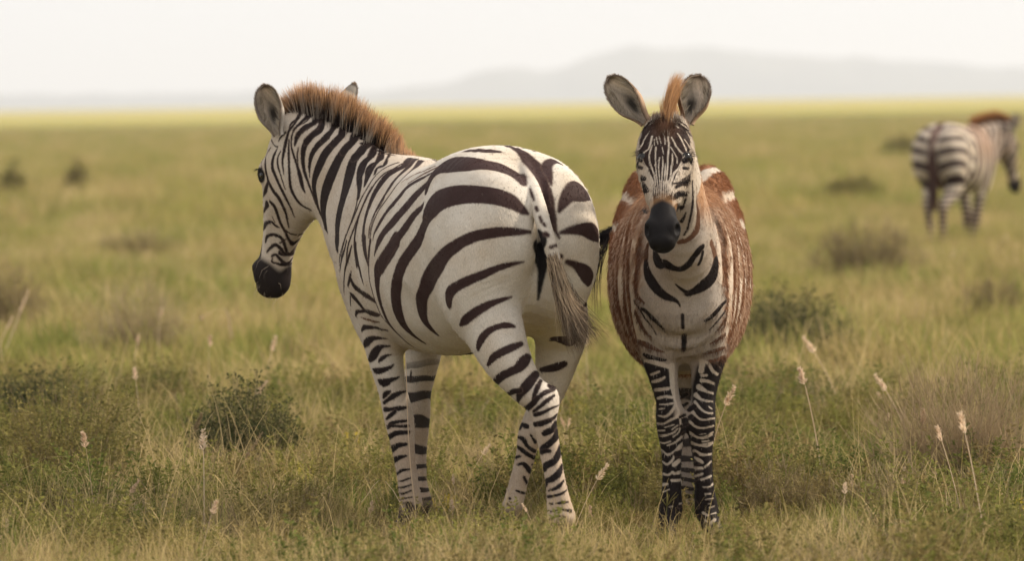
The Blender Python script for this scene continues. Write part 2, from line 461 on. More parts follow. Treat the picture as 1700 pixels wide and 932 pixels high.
def merge(parts):
    Vs, Fs, Cs, o = [], [], [], 0
    for V, Fc, Cc in parts:
        Vs.append(V); Fs.append(np.asarray(Fc)+o); Cs.append(Cc); o += len(V)
    return np.vstack(Vs), np.vstack(Fs), np.vstack(Cs)

def fur(V, N, col, pick, n, length, flow, width=.0014, lift=.45, jit=.25, tip=1.12):
    """short hairs growing out of the vertices pick, laid along the direction flow"""
    i = rng.choice(pick, n)
    nn = N[i]; fl = flow[i] if flow.ndim == 2 else np.tile(flow, (n, 1))
    fl = fl - (fl*nn).sum(1, keepdims=True)*nn
    fl /= np.linalg.norm(fl, axis=1, keepdims=True)+1e-6
    d = fl*(1-lift) + nn*lift + rng.normal(size=(n, 3))*jit
    d = nrm(d)
    L_ = length*rng.uniform(.6, 1.3, n)
    base = V[i] + rng.normal(size=(n, 3))*.0012 - nn*.001
    P = np.stack([base, base+d*L_[:, None]*.5, base+nrm(d+fl*.5-np.array([0, 0, .25]))*L_[:, None]], 1)
    c = col[i]*rng.uniform(.80, 1.2, (n, 1))
    Cc = np.stack([c, c*1.03, np.clip(c*tip, 0, 1)], 1)
    return ribbons(P, np.full(n, width)*rng.uniform(.7, 1.3, n), Cc)

def ear(base, tip, facing, half, young=False, outer=None, lean=.0):
    """cupped ear from base to tip, open towards facing"""
    ns, nt = 22, 19
    ax = tip-base; Ln = np.linalg.norm(ax); ax = ax/Ln
    fc = nrm(facing - (facing @ ax)*ax); sd = np.cross(ax, fc)
    outs = []
    for lay, off in ((0, 0.), (1, .0045)):
        V, Cc = [], []
        for i in range(ns):
            s = i/(ns-1)
            w = half*(.42+.58*sst(0, .45, np.array(s)))*math.sqrt(max(0, 1-max(0, (s-.52)/.48)**2.3))+.0015
            ph = R(150)*(1-s)**.8*.62 + R(62)
            r = w/math.sin(min(ph, R(90)))
            rr = max(r-off, .0005)
            cen = base + ax*Ln*s*(1-(.02 if lay else 0)) - fc*(.018*math.sin(s*2.6)) + sd*lean*s*s
            for j in range(nt):
                t = j/(nt-1)*2-1; a = t*ph
                p = cen + rr*(math.sin(a)*sd - math.cos(a)*fc*.8) + fc*rr*.5
                V.append(p)
                rim = sst(.80, .97, np.array(abs(t))) if s < .93 else 1.
                rim = max(float(rim), float(sst(.90, .98, np.array(s))))
                if lay:
                    c = np.array([.50, .43, .36])*(1+.22*math.sin(7*t+9*s)+.12*math.sin(23*t+31*s))
                    dk = math.exp(-((t+.05)/.22)**2-((s-.38)/.22)**2)
                    c = c*(1-.93*min(1, dk*1.25)); c = c*(1-.6*rim)+np.array([.06, .04, .035])*.6*rim
                else:
                    c = CREAM.copy() if outer is None else outer.copy()
                    c = c*(1-.75*rim)+np.array([.05, .033, .03])*.75*rim
                    if s > .8: c = c*.5
                    elif .48 < s < .62: c = c*.55
                Cc.append(c)
        V = np.array(V); Cc = np.array(Cc)
        idx = np.arange(ns*nt).reshape(ns, nt)
        Fc = np.stack([idx[:-1, :-1], idx[1:, :-1], idx[1:, 1:], idx[:-1, 1:]], -1).reshape(-1, 4)
        if lay: Fc = Fc[:, ::-1]
        outs.append((V, Fc, Cc))
    rimF = []
    idx = np.arange(ns*nt).reshape(ns, nt); o = ns*nt
    for j in (0, nt-1):
        for i in range(ns-1): rimF.append([idx[i, j], idx[i+1, j], idx[i+1, j]+o, idx[i, j]+o])
    for j in range(nt-1): rimF.append([idx[-1, j], idx[-1, j+1], idx[-1, j+1]+o, idx[-1, j]+o])
    V, Fc, Cc = merge(outs)
    Fc = np.vstack([Fc, rimF])
    # long pale hairs from both rims across the cup, short fuzz along the edge
    inner = outs[1][0].reshape(ns, nt, 3); n = 620
    si = rng.integers(2, int(ns*.80), n); side = rng.choice([-1, 1], n)
    tj = np.where(side < 0, rng.integers(1, 6, n), rng.integers(nt-6, nt-1, n))
    P0 = inner[si, tj]; cen = inner[np.minimum(si+2, ns-1), nt//2] + fc*half*.55
    d = nrm(nrm(cen-P0) + ax*.55 + fc*.25 + rng.normal(size=(n, 3))*.22)
    L_ = half*rng.uniform(.25, .75, n)
    P = np.stack([P0, P0+d*L_[:, None]*.5, P0+nrm(d+ax*.4)*L_[:, None]], 1)
    c = np.array([.56, .49, .40])*rng.uniform(.5, 1.2, (n, 1)); h1 = ribbons(P, np.full(n, .0016), np.stack([c*.8, c, c*1.1], 1))
    n = 900
    si = rng.integers(1, ns, n); tj = rng.choice([0, nt-1], n); top = rng.random(n) < .2; tj = np.where(top, rng.integers(0, nt, n), tj); si = np.where(top, ns-1, si)
    outm = outs[0][0].reshape(ns, nt, 3); P0 = outm[si, tj]
    f_ = rng.random((n, 1)); P0 = P0*f_ + outm[np.maximum(si-1, 0), tj]*(1-f_)
    d = nrm(nrm(P0-(base+ax*Ln*.45))*.6 + ax*.5 + rng.normal(size=(n, 3))*.25)
    L_ = rng.uniform(.003, .009, n)
    P = np.stack([P0, P0+d*L_[:, None]*.5, P0+d*L_[:, None]], 1)
    c = np.array([.30, .22, .16])*rng.uniform(.3, 1.6, (n, 1)); h2 = ribbons(P, np.full(n, .0010), np.stack([c*.5, c, c*1.3], 1))
    return (V, Fc, Cc), merge([h1, h2])

def attr_mat(name, kind='skin'):
    m = bpy.data.materials.new(name); m.use_nodes = True
    nt = m.node_tree; N = nt.nodes; N.clear(); Lk = nt.links.new
    out = N.new('ShaderNodeOutputMaterial'); at_ = N.new('ShaderNodeAttribute'); at_.attribute_name = 'coat'
    if kind == 'hair':
        d = N.new('ShaderNodeBsdfDiffuse'); t = N.new('ShaderNodeBsdfTranslucent'); g = N.new('ShaderNodeBsdfGlossy'); mx = N.new('ShaderNodeMixShader'); m2 = N.new('ShaderNodeMixShader')
        g.inputs['Roughness'].default_value = .45; g.inputs['Color'].default_value = (.5, .45, .4, 1)
        mx.inputs[0].default_value = .40; m2.inputs[0].default_value = .02
        Lk(at_.outputs['Color'], d.inputs['Color']); Lk(at_.outputs['Color'], t.inputs['Color'])
        Lk(d.outputs[0], mx.inputs[1]); Lk(t.outputs[0], mx.inputs[2]); Lk(mx.outputs[0], m2.inputs[1]); Lk(g.outputs[0], m2.inputs[2]); Lk(m2.outputs[0], out.inputs[0])
        return m
    b = N.new('ShaderNodeBsdfPrincipled'); b.inputs['Roughness'].default_value = .62; b.inputs['Specular IOR Level'].default_value = .06
    b.inputs['Sheen Weight'].default_value = .0; b.inputs['Sheen Roughness'].default_value = .5
    tc = N.new('ShaderNodeTexCoord'); mp = N.new('ShaderNodeMapping'); mp.inputs['Scale'].default_value = (1, 1, .28)
    n1 = N.new('ShaderNodeTexNoise'); n1.inputs['Scale'].default_value = 420; n1.inputs['Detail'].default_value = 3
    n2 = N.new('ShaderNodeTexNoise'); n2.inputs['Scale'].default_value = 9; n2.inputs['Detail'].default_value = 5
    Lk(tc.outputs['Object'], mp.inputs[0]); Lk(mp.outputs[0], n1.inputs['Vector']); Lk(tc.outputs['Object'], n2.inputs['Vector'])
    r1 = N.new('ShaderNodeMapRange'); r1.inputs[1].default_value = .3; r1.inputs[2].default_value = .7; r1.inputs[3].default_value = .80; r1.inputs[4].default_value = 1.14
    r2 = N.new('ShaderNodeMapRange'); r2.inputs[1].default_value = .35; r2.inputs[2].default_value = .7; r2.inputs[3].default_value = .0; r2.inputs[4].default_value = .55
    Lk(n1.outputs[0], r1.inputs[0]); Lk(n2.outputs[0], r2.inputs[0])
    mul = N.new('ShaderNodeVectorMath'); mul.operation = 'SCALE'; Lk(at_.outputs['Vector'], mul.inputs[0]); Lk(r1.outputs[0], mul.inputs['Scale'])
    dirt = N.new('ShaderNodeMix'); dirt.data_type = 'RGBA'; dirt.blend_type = 'MULTIPLY'; dirt.inputs['B'].default_value = (.72, .62, .50, 1)
    Lk(r2.outputs[0], dirt.inputs[0]); Lk(mul.outputs[0], dirt.inputs['A']); Lk(dirt.outputs['Result'], b.inputs['Base Color'])
    bp = N.new('ShaderNodeBump'); bp.inputs['Strength'].default_value = .35; bp.inputs['Distance'].default_value = .002
    n3 = N.new('ShaderNodeTexNoise'); n3.inputs['Scale'].default_value = 38; n3.inputs['Detail'].default_value = 4; Lk(tc.outputs['Object'], n3.inputs['Vector'])
    ad = N.new('ShaderNodeMath'); ad.operation = 'MULTIPLY_ADD'; ad.inputs[1].default_value = 1.6
    Lk(n3.outputs[0], ad.inputs[0]); Lk(n1.outputs[0], ad.inputs[2]); Lk(ad.outputs[0], bp.inputs['Height']); Lk(bp.outputs[0], b.inputs['Normal'])
    Lk(b.outputs[0], out.inputs[0])
    return m

def plain(name, c, rough=.5, spec=.5, coat=0):
    m = bpy.data.materials.new(name); m.use_nodes = True; b = m.node_tree.nodes['Principled BSDF']
    b.inputs['Base Color'].default_value = (*c, 1); b.inputs['Roughness'].default_value = rough; b.inputs['Specular IOR Level'].default_value = spec
    b.inputs['Coat Weight'].default_value = coat
    return m

COAT = attr_mat('short_coat'); HAIR = attr_mat('hair', 'hair')
EYE = plain('wet_eye', (.008, .006, .005), .16, .35, .0)

def eyeball(parent, c, r, origin):
    u = np.linspace(0, math.pi, 13); v = np.linspace(0, 2*math.pi, 20, endpoint=False)
    V = np.array([[math.sin(a)*math.cos(b), math.sin(a)*math.sin(b), math.cos(a)] for a in u for b in v])*r + c
    idx = np.arange(13*20).reshape(13, 20)
    Fc = np.stack([idx[:-1], idx[1:], np.roll(idx[1:], -1, 1), np.roll(idx[:-1], -1, 1)], -1).reshape(-1, 4)
    return add_mesh('eye', V, Fc, np.tile([.01, .01, .01], (len(V), 1)), EYE, parent, origin)

def lashes(c, out_dir, down, n=26, col=(.02, .015, .012), ln=.022):
    side = np.cross(out_dir, down)
    a = rng.uniform(-1, 1, n)
    P0 = c + side*(a*.016)[:, None] - down*.010*(1-a[:, None]**2) + out_dir*.010
    d = nrm(out_dir + side*(a*.5)[:, None] + down*.15 + rng.normal(size=(n, 3))*.12)
    L_ = ln*rng.uniform(.6, 1.2, n)[:, None]
    P = np.stack([P0, P0+d*L_*.5, P0+(d*1.0+down*.25)*L_], 1)
    return ribbons(P, np.full(n, .0012), np.tile(np.array(col), (n, 3, 1)))

def sample_near(V, col, Q):
    """colour of the nearest vertex for each row of Q"""
    from mathutils.kdtree import KDTree
    kd = KDTree(len(V))
    for i, p in enumerate(V): kd.insert(p, i)
    kd.balance()
    return col[[kd.find(q)[1] for q in Q]]
ADULT_MARKS = [
('k', 'm', [(-149, 679, 1291, 99), (-103, 628, 1292, 181), (-70, 604, 1290, 197), (-37, 602, 1288, 115)]),
('k', '', [(-37, 742, 1307, 83), (4, 677, 1301, 157), (45, 621, 1278, 214), (73, 576, 1239, 342), (93, 514, 1206, 263), (110, 471, 1166, 190), (120, 452, 1125, 219), (125, 443, 1092, 163)]),
('k', 'm', [(-277, 628, 1157, 99), (-253, 656, 1214, 247), (-211, 634, 1247, 411), (-153, 535, 1251, 417), (-87, 501, 1247, 353), (-30, 496, 1235, 424), (11, 485, 1214, 391), (39, 447, 1188, 169)]),
('k', 'm', [(-281, 579, 1051, 213), (-272, 567, 1088, 407), (-249, 529, 1119, 469), (-211, 476, 1142, 391), (-153, 428, 1152, 349), (-96, 390, 1152, 307), (-47, 376, 1145, 302), (1, 378, 1128, 272), (34, 384, 1103, 178), (54, 392, 1088, 61)]),
('k', 'm', [(-284, 585, 1051, 246), (-302, 620, 1005, 252), (-332, 666, 963, 228), (-360, 710, 920, 252), (-378, 752, 870, 268), (-386, 788, 819, 258), (-380, 819, 759, 285), (-362, 840, 716, 232), (-331, 846, 682, 133), (-294, 852, 654, 66)]),
('k', 'm', [(61, 385, 1028, 57), (24, 363, 1030, 122), (-24, 348, 1031, 154), (-73, 346, 1026, 171), (-122, 361, 1016, 187), (-172, 390, 992, 209), (-214, 435, 959, 274), (-244, 494, 917, 368), (-270, 594, 873, 355), (-291, 644, 830, 251), (-300, 683, 788, 291), (-295, 716, 745, 227), (-275, 727, 711, 142), (-246, 740, 683, 46)]),
('k', '', [(39, 382, 932, 26), (-2, 363, 925, 76), (-43, 353, 914, 114), (-92, 349, 894, 146), (-141, 364, 874, 155), (-182, 397, 853, 170), (-203, 428, 832, 218), (-208, 447, 803, 210), (-207, 452, 788, 60)]),
('k', '', [(-3, 402, 818, 34), (-44, 378, 807, 81), (-85, 371, 791, 130), (-126, 382, 767, 155), (-156, 409, 742, 148), (-171, 437, 727, 50)]),
('k', '', [(6, 381, 723, 57), (-19, 369, 728, 103), (-52, 361, 722, 104), (-82, 363, 706, 128), (-103, 374, 681, 141), (-114, 391, 653, 99)]),
('k', '', [(41, 709, 1297, 58), (65, 709, 1290, 91), (82, 678, 1285, 50)]),
('k', '', [(164, 637, 1245, 115), (140, 631, 1254, 182), (120, 582, 1240, 191), (126, 520, 1210, 130), (132, 480, 1178, 34)]),
('k', '', [(253, 561, 1142, 206), (223, 519, 1157, 397), (194, 486, 1148, 287), (173, 463, 1124, 196), (156, 445, 1092, 57)]),
('k', '', [(159, 434, 1023, 49), (196, 450, 1030, 139), (233, 476, 1031, 213), (262, 511, 1023, 301), (284, 575, 1009, 230)]),
('k', '', [(180, 454, 928, 82), (211, 475, 914, 147), (240, 510, 888, 268), (255, 544, 866, 246)]),
('k', '', [(231, 610, 778, 115), (245, 776, 784, 108), (252, 641, 809, 124)]),
('k', '', [(123, 788, 658, 54), (142, 763, 665, 170), (168, 776, 660, 273), (194, 824, 645, 148)]),
('d', '', [(89, 350, 1026, 129), (97, 346, 997, 243), (101, 455, 962, 342), (98, 469, 904, 165), (91, 482, 854, 98), (84, 505, 805, 41)]),
('k', '', [(125, 443, 1092, 179), (131, 437, 1068, 163), (145, 432, 1027, 57), (155, 432, 1006, 37)]),
('k', '', [(63, 432, 1167, 33), (69, 412, 1147, 58), (75, 395, 1131, 33)]),
('k', '', [(81, 376, 1107, 57), (85, 370, 1098, 49)]),
('k', '', [(93, 357, 1077, 41), (98, 349, 1062, 49)]),
('k', '', [(106, 346, 1054, 49), (109, 344, 1049, 41)]),
('k', '', [(110, 335, 1023, 73), (118, 333, 1018, 66)]),
('k', '', [(127, 325, 979, 57), (145, 339, 985, 49)]),
('k', '', [(135, 320, 940, 65), (158, 440, 945, 98)]),
('k', '', [(129, 471, 1165, 29), (132, 454, 1133, 37), (134, 448, 1117, 25)]),
('k', '', [(137, 434, 1047, 33), (142, 432, 1031, 29)]),
('k', 'm', [(-381, 744, 998, 298), (-402, 777, 963, 300), (-429, 829, 923, 292), (-445, 866, 897, 276), (-448, 880, 866, 210), (-447, 893, 832, 154), (-441, 904, 797, 128), (-431, 915, 762, 111), (-417, 929, 727, 103), (-396, 937, 696, 77), (-371, 943, 669, 51), (-342, 968, 642, 34), (-308, 982, 624, 26)]),
('k', 'm', [(-285, 619, 1124, 41), (-293, 626, 1107, 112), (-315, 658, 1086, 149), (-337, 686, 1056, 171), (-360, 714, 1026, 179), (-382, 745, 996, 192), (-405, 782, 965, 213), (-423, 816, 935, 235), (-432, 837, 911, 246)]),
('k', 'm', [(-262, 651, 1200, 67), (-284, 664, 1174, 169), (-311, 692, 1149, 205), (-337, 719, 1119, 216), (-364, 747, 1089, 196), (-390, 778, 1059, 186), (-417, 817, 1029, 161), (-438, 850, 998, 155), (-447, 866, 977, 105), (-455, 883, 950, 42)]),
('k', 'm', [(-258, 683, 1220, 42), (-289, 726, 1203, 85), (-315, 771, 1190, 102), (-342, 803, 1173, 136), (-364, 808, 1148, 145), (-386, 822, 1122, 136), (-408, 842, 1097, 111), (-426, 859, 1071, 102), (-444, 880, 1041, 85), (-456, 896, 1019, 51), (-460, 900, 997, 34)]),
('k', 'm', [(-299, 1146, 1257, 113), (-319, 1054, 1234, 78), (-344, 970, 1214, 51), (-370, 929, 1189, 43), (-396, 903, 1155, 51), (-417, 903, 1126, 51), (-440, 917, 1096, 51), (-458, 925, 1057, 51), (-469, 928, 1014, 51), (-472, 924, 971, 60), (-478, 938, 914, 60)]),
('k', 'm', [(-469, 920, 995, 86), (-476, 933, 951, 60), (-477, 937, 908, 43), (-476, 943, 869, 34), (-467, 942, 830, 34), (-453, 945, 783, 34), (-435, 952, 739, 34), (-409, 941, 709, 34), (-367, 947, 665, 26), (-325, 969, 633, 21)]),
('n', 'm', [(-299, 844, 1223, 30), (-334, 886, 1206, 30), (-361, 902, 1189, 26)]),
('n', 'm', [(-246, 716, 1243, 34), (-281, 785, 1228, 42), (-317, 865, 1215, 34), (-343, 878, 1198, 34)]),
('n', 'm', [(-239, 682, 1239, 51), (-272, 731, 1223, 59), (-307, 787, 1205, 51), (-338, 823, 1186, 51)]),
('k', 'm', [(-321, 1175, 1263, 130), (-337, 1093, 1242, 91), (-363, 1040, 1217, 86), (-388, 999, 1193, 112), (-407, 956, 1163, 111), (-427, 943, 1134, 94), (-444, 940, 1104, 86), (-460, 946, 1074, 51), (-472, 948, 1039, 34), (-476, 943, 1005, 30)]),
('k', 'm', [(-405, 975, 1172, 60), (-427, 926, 1125, 51), (-449, 936, 1091, 43), (-465, 936, 1048, 39), (-474, 940, 1014, 30)]),
('k', 'm', [(-336, 1185, 1265, 104), (-355, 1098, 1243, 130), (-385, 1080, 1226, 151), (-413, 1075, 1209, 159), (-437, 1059, 1179, 168), (-457, 1046, 1145, 172), (-472, 1034, 1111, 164), (-486, 1025, 1073, 163), (-493, 1014, 1038, 172), (-495, 998, 1004, 172), (-491, 974, 970, 154), (-484, 954, 940, 103), (-479, 941, 914, 60)]),
('k', 'm', [(-364, 1111, 1247, 48), (-390, 1094, 1232, 44), (-420, 1093, 1218, 43), (-451, 1086, 1188, 42), (-473, 1078, 1154, 42), (-491, 1077, 1119, 44), (-509, 1083, 1080, 45), (-523, 1094, 1046, 38), (-537, 1112, 1011, 45), (-551, 1138, 967, 48), (-557, 1158, 909, 40)]),
('k', 'm', [(-466, 1086, 1171, 28), (-489, 1080, 1128, 36), (-504, 1080, 1089, 37), (-518, 1086, 1046, 53), (-526, 1091, 1002, 63), (-526, 1091, 968, 92), (-520, 1083, 910, 112)]),
('k', 'm', [(-377, 1127, 1251, 52), (-407, 1125, 1241, 48), (-434, 1125, 1226, 39), (-460, 1116, 1201, 43), (-482, 1104, 1166, 43), (-504, 1105, 1128, 45), (-523, 1109, 1084, 52), (-541, 1129, 1045, 61), (-560, 1167, 997, 56), (-573, 1201, 948, 52), (-579, 1224, 907, 43)]),
('k', 'm', [(-492, 984, 993, 215), (-490, 971, 963, 172), (-483, 953, 929, 69), (-481, 948, 917, 26)]),
('k', 'm', [(-523, 1084, 983, 68), (-523, 1085, 957, 112), (-517, 1070, 922, 121), (-508, 1039, 888, 112), (-501, 1024, 863, 86), (-497, 1016, 848, 34)]),
('k', 'm', [(-537, 1111, 974, 37), (-549, 1137, 934, 58), (-561, 1169, 898, 57), (-567, 1198, 858, 52), (-569, 1236, 813, 35)]),
('k', 'm', [(-555, 1147, 990, 52), (-565, 1172, 955, 78), (-575, 1209, 924, 78), (-582, 1243, 883, 44)]),
('k', 'm', [(-541, 1137, 886, 29), (-546, 1155, 864, 76), (-554, 1180, 837, 43)]),
('k', 'm', [(-544, 1151, 864, 74), (-529, 1141, 833, 114), (-506, 1077, 818, 103), (-482, 1000, 807, 112), (-460, 950, 793, 86)]),
('k', 'm', [(-546, 1181, 811, 51), (-537, 1172, 802, 107), (-521, 1159, 785, 96), (-504, 1142, 763, 78), (-495, 1125, 755, 61)]),
('k', '', [(-546, 1187, 802, 37), (-547, 1210, 770, 34)]),
('k', 'm', [(-530, 1201, 735, 49), (-525, 1185, 748, 69), (-504, 1151, 752, 58), (-481, 1070, 750, 112), (-457, 1000, 746, 103), (-443, 962, 746, 45)]),
('n', '', [(-512, 1174, 731, 18), (-492, 1148, 724, 44), (-469, 1091, 719, 60), (-445, 1012, 720, 21)]),
('k', 'm', [(-510, 1192, 685, 54), (-501, 1173, 696, 84), (-476, 1139, 697, 65), (-446, 1078, 694, 66), (-417, 996, 692, 24)]),
('k', 'L', [(-501, 1205, 628, 42), (-492, 1176, 646, 132), (-473, 1150, 659, 90), (-447, 1130, 661, 47), (-422, 1113, 658, 13)]),
('k', 'L', [(-483, 1178, 585, 79), (-472, 1158, 600, 143), (-457, 1144, 622, 127), (-440, 1135, 632, 69), (-415, 1128, 633, 21)]),
('k', 'L', [(-453, 1146, 580, 32), (-442, 1139, 591, 79), (-426, 1135, 601, 53), (-411, 1136, 604, 21)]),
('k', 'L', [(-471, 1168, 554, 42), (-458, 1155, 549, 106), (-437, 1140, 553, 90), (-416, 1136, 561, 63), (-403, 1139, 571, 21)]),
('k', 'L', [(-454, 1160, 517, 42), (-436, 1146, 509, 138), (-413, 1139, 518, 90), (-392, 1143, 525, 48), (-384, 1148, 529, 16)]),
('k', 'L', [(-439, 1156, 459, 42), (-430, 1147, 472, 90), (-417, 1141, 480, 42)]),
('k', 'L', [(-437, 1156, 441, 53), (-422, 1143, 453, 69), (-401, 1139, 466, 100), (-380, 1146, 475, 58), (-365, 1163, 478, 32)]),
('k', 'L', [(-433, 1153, 418, 90), (-410, 1137, 420, 63), (-389, 1135, 422, 90), (-363, 1147, 425, 48)]),
('k', 'L', [(-429, 1152, 387, 48), (-417, 1140, 398, 74), (-400, 1134, 412, 69)]),
('k', 'L', [(-426, 1155, 355, 48), (-415, 1140, 369, 85), (-394, 1132, 377, 63), (-361, 1140, 380, 37)]),
('k', 'L', [(-427, 1154, 363, 42), (-358, 1139, 362, 53)]),
('k', '', [(-350, 1457, 535, 28), (-351, 1458, 518, 43), (-351, 1457, 501, 26)]),
('k', 'L', [(-423, 1167, 324, 90), (-400, 1134, 338, 90), (-358, 1136, 341, 69)]),
('k', 'L', [(-414, 1183, 284, 122), (-392, 1133, 297, 95), (-365, 1130, 301, 58)]),
('k', 'L', [(-406, 1182, 246, 95), (-389, 1135, 256, 90), (-366, 1129, 262, 47)]),
('k', 'L', [(-398, 1182, 199, 48), (-381, 1136, 212, 63), (-354, 1132, 217, 32)]),
('k', 'L', [(-395, 1181, 174, 16), (-377, 1137, 178, 32), (-352, 1132, 188, 32)]),
('k', 'L', [(-393, 1181, 154, 21), (-378, 1139, 155, 34), (-351, 1132, 164, 26)]),
('k', 'L', [(-391, 1181, 135, 21), (-378, 1141, 134, 34), (-351, 1131, 144, 32)]),
('k', 'L', [(-389, 1181, 112, 21), (-374, 1138, 118, 26), (-349, 1129, 122, 26)]),
('k', 'L', [(-388, 1181, 97, 27), (-366, 1132, 105, 21)]),
('k', 'L', [(-358, 1129, 94, 132), (-354, 1127, 81, 106)]),
('k', 'L', [(-391, 1158, 76, 42), (-396, 1149, 51, 26)]),
('k', 'L', [(-333, 1130, 85, 132), (-317, 1144, 71, 185)]),
('k', 'L', [(26, 364, 667, 80), (1, 343, 658, 117), (-32, 336, 644, 128), (-62, 345, 627, 128), (-81, 366, 601, 53)]),
('k', 'L', [(44, 353, 621, 150), (30, 334, 605, 187), (13, 325, 589, 144), (-13, 327, 577, 133), (-38, 342, 564, 144), (-55, 376, 546, 123)]),
('k', 'L', [(71, 340, 567, 133), (54, 320, 547, 160), (37, 317, 527, 160), (20, 329, 506, 117), (12, 370, 478, 48)]),
('k', 'L', [(20, 325, 518, 75), (-1, 341, 514, 96), (-17, 403, 504, 75)]),
('k', 'L', [(87, 332, 546, 69), (74, 310, 522, 85), (65, 307, 498, 59), (61, 310, 485, 37)]),
('k', 'L', [(124, 329, 517, 69), (99, 310, 510, 80), (78, 304, 494, 74), (57, 316, 472, 101), (39, 370, 457, 91)]),
('k', 'L', [(130, 326, 500, 48), (107, 306, 485, 69), (86, 303, 468, 64), (65, 317, 451, 53)]),
('k', 'L', [(144, 344, 467, 24), (119, 311, 459, 48), (94, 304, 447, 64), (69, 318, 439, 75)]),
('k', 'L', [(140, 369, 440, 32), (123, 316, 425, 64), (97, 309, 416, 80), (68, 332, 407, 85)]),
('k', 'L', [(116, 312, 419, 68), (84, 315, 409, 86)]),
('k', 'L', [(135, 337, 411, 80), (123, 317, 391, 111), (98, 315, 379, 99)]),
('k', 'L', [(138, 338, 386, 68), (132, 326, 364, 111), (112, 319, 345, 111), (93, 328, 330, 111), (88, 337, 315, 80)]),
('k', 'L', [(88, 337, 318, 74), (114, 321, 321, 62)]),
('k', 'L', [(145, 368, 336, 43), (141, 331, 310, 105), (126, 319, 287, 111), (102, 327, 274, 111), (96, 339, 257, 50)]),
('k', 'L', [(152, 338, 274, 43), (140, 316, 248, 111), (120, 314, 231, 111), (103, 331, 223, 68), (101, 340, 208, 25)]),
('k', 'L', [(157, 325, 225, 31), (139, 310, 205, 74), (108, 326, 192, 25)]),
('k', 'L', [(166, 329, 193, 25), (144, 308, 181, 55), (107, 327, 173, 46)]),
('k', 'L', [(170, 320, 155, 31), (148, 307, 154, 55), (131, 308, 152, 22)]),
('k', 'L', [(110, 324, 151, 25), (119, 314, 150, 28)]),
('k', 'L', [(177, 317, 126, 62), (148, 305, 132, 31), (114, 318, 125, 25)]),
('k', 'L', [(162, 302, 108, 31), (133, 304, 111, 25), (111, 322, 100, 31)]),
('k', 'L', [(118, 323, 78, 93), (137, 309, 79, 105)]),
('k', 'L', [(95, 900, 557, 82), (116, 880, 560, 126), (146, 866, 568, 137), (170, 864, 577, 99)]),
('k', 'L', [(112, 337, 533, 53), (128, 343, 526, 128)]),
('k', 'L', [(17, 947, 356, 32), (25, 937, 372, 70), (42, 913, 368, 83)]),
('k', 'L', [(12, 950, 331, 45), (29, 919, 325, 77), (44, 915, 300, 64), (66, 926, 284, 77)]),
('k', 'L', [(10, 947, 299, 45), (23, 926, 290, 77), (46, 922, 272, 77), (66, 942, 261, 77)]),
('k', 'L', [(6, 978, 263, 58), (18, 933, 267, 45)]),
('k', 'L', [(10, 940, 239, 38), (30, 930, 242, 70), (45, 938, 223, 89), (52, 960, 209, 45)]),
('k', 'L', [(58, 944, 238, 32), (60, 949, 239, 32)]),
('k', 'L', [(30, 942, 196, 45), (39, 958, 177, 45)]),
('k', 'L', [(4, 951, 151, 32), (29, 962, 142, 45)]),
('k', 'L', [(54, 905, 340, 25), (69, 914, 315, 57)]),
('k', 'L', [(-19, 963, 125, 45), (-17, 961, 123, 32)]),
('k', 'L', [(-27, 968, 107, 38), (-19, 962, 98, 32)]),
('k', 'L', [(-37, 974, 82, 51), (-23, 960, 63, 45)]),
('k', 'L', [(-45, 972, 47, 26), (-30, 963, 35, 25)]),
('k', 'mN', [(-641, 1578, 1396, 132), (-654, 1553, 1369, 106), (-690, 1556, 1334, 129), (-706, 1560, 1308, 119), (-712, 1558, 1272, 93), (-709, 1551, 1228, 67), (-696, 1539, 1188, 55), (-679, 1522, 1139, 45), (-661, 1501, 1095, 48), (-633, 1429, 1034, 31)]),
('k', 'mN', [(-595, 1529, 1377, 132), (-626, 1508, 1338, 134), (-658, 1522, 1312, 139), (-681, 1535, 1277, 113), (-689, 1537, 1241, 65), (-689, 1534, 1201, 18)]),
('k', 'mN', [(-560, 1555, 1379, 124), (-572, 1482, 1351, 161), (-599, 1473, 1320, 174), (-631, 1482, 1285, 195), (-654, 1494, 1241, 208), (-671, 1511, 1197, 166), (-674, 1514, 1161, 126), (-667, 1507, 1130, 100), (-656, 1492, 1086, 88), (-638, 1443, 1043, 70), (-626, 1408, 1012, 35)]),
('k', 'mN', [(-523, 1521, 1357, 111), (-529, 1444, 1333, 144), (-558, 1430, 1302, 178), (-585, 1427, 1263, 213), (-606, 1430, 1219, 265), (-625, 1440, 1175, 287), (-638, 1453, 1131, 285), (-642, 1457, 1087, 255), (-638, 1443, 1052, 193), (-631, 1422, 1025, 105)]),
('k', 'mN', [(-480, 1414, 1314, 195), (-517, 1382, 1280, 201), (-538, 1372, 1250, 225), (-548, 1343, 1206, 311), (-559, 1311, 1163, 358), (-570, 1293, 1124, 366), (-582, 1285, 1080, 357), (-589, 1278, 1037, 296), (-589, 1262, 988, 253)]),
('k', 'mN', [(-592, 1273, 989, 253), (-592, 1268, 972, 200), (-587, 1251, 950, 35)]),
('k', 'mN', [(-461, 1396, 1303, 106), (-482, 1330, 1264, 113), (-504, 1322, 1242, 160), (-510, 1276, 1212, 174), (-510, 1187, 1174, 121), (-514, 1146, 1140, 78), (-520, 1120, 1106, 61), (-532, 1121, 1071, 52), (-546, 1136, 1032, 52), (-565, 1180, 988, 52), (-581, 1229, 934, 52), (-584, 1244, 907, 44)]),
('k', 'mN', [(-434, 1373, 1289, 104), (-450, 1272, 1255, 122), (-476, 1273, 1238, 157), (-481, 1192, 1213, 130), (-490, 1158, 1187, 52)]),
('k', 'mN', [(-408, 1353, 1281, 44), (-421, 1164, 1247, 87), (-448, 1172, 1235, 87), (-456, 1136, 1213, 52)]),
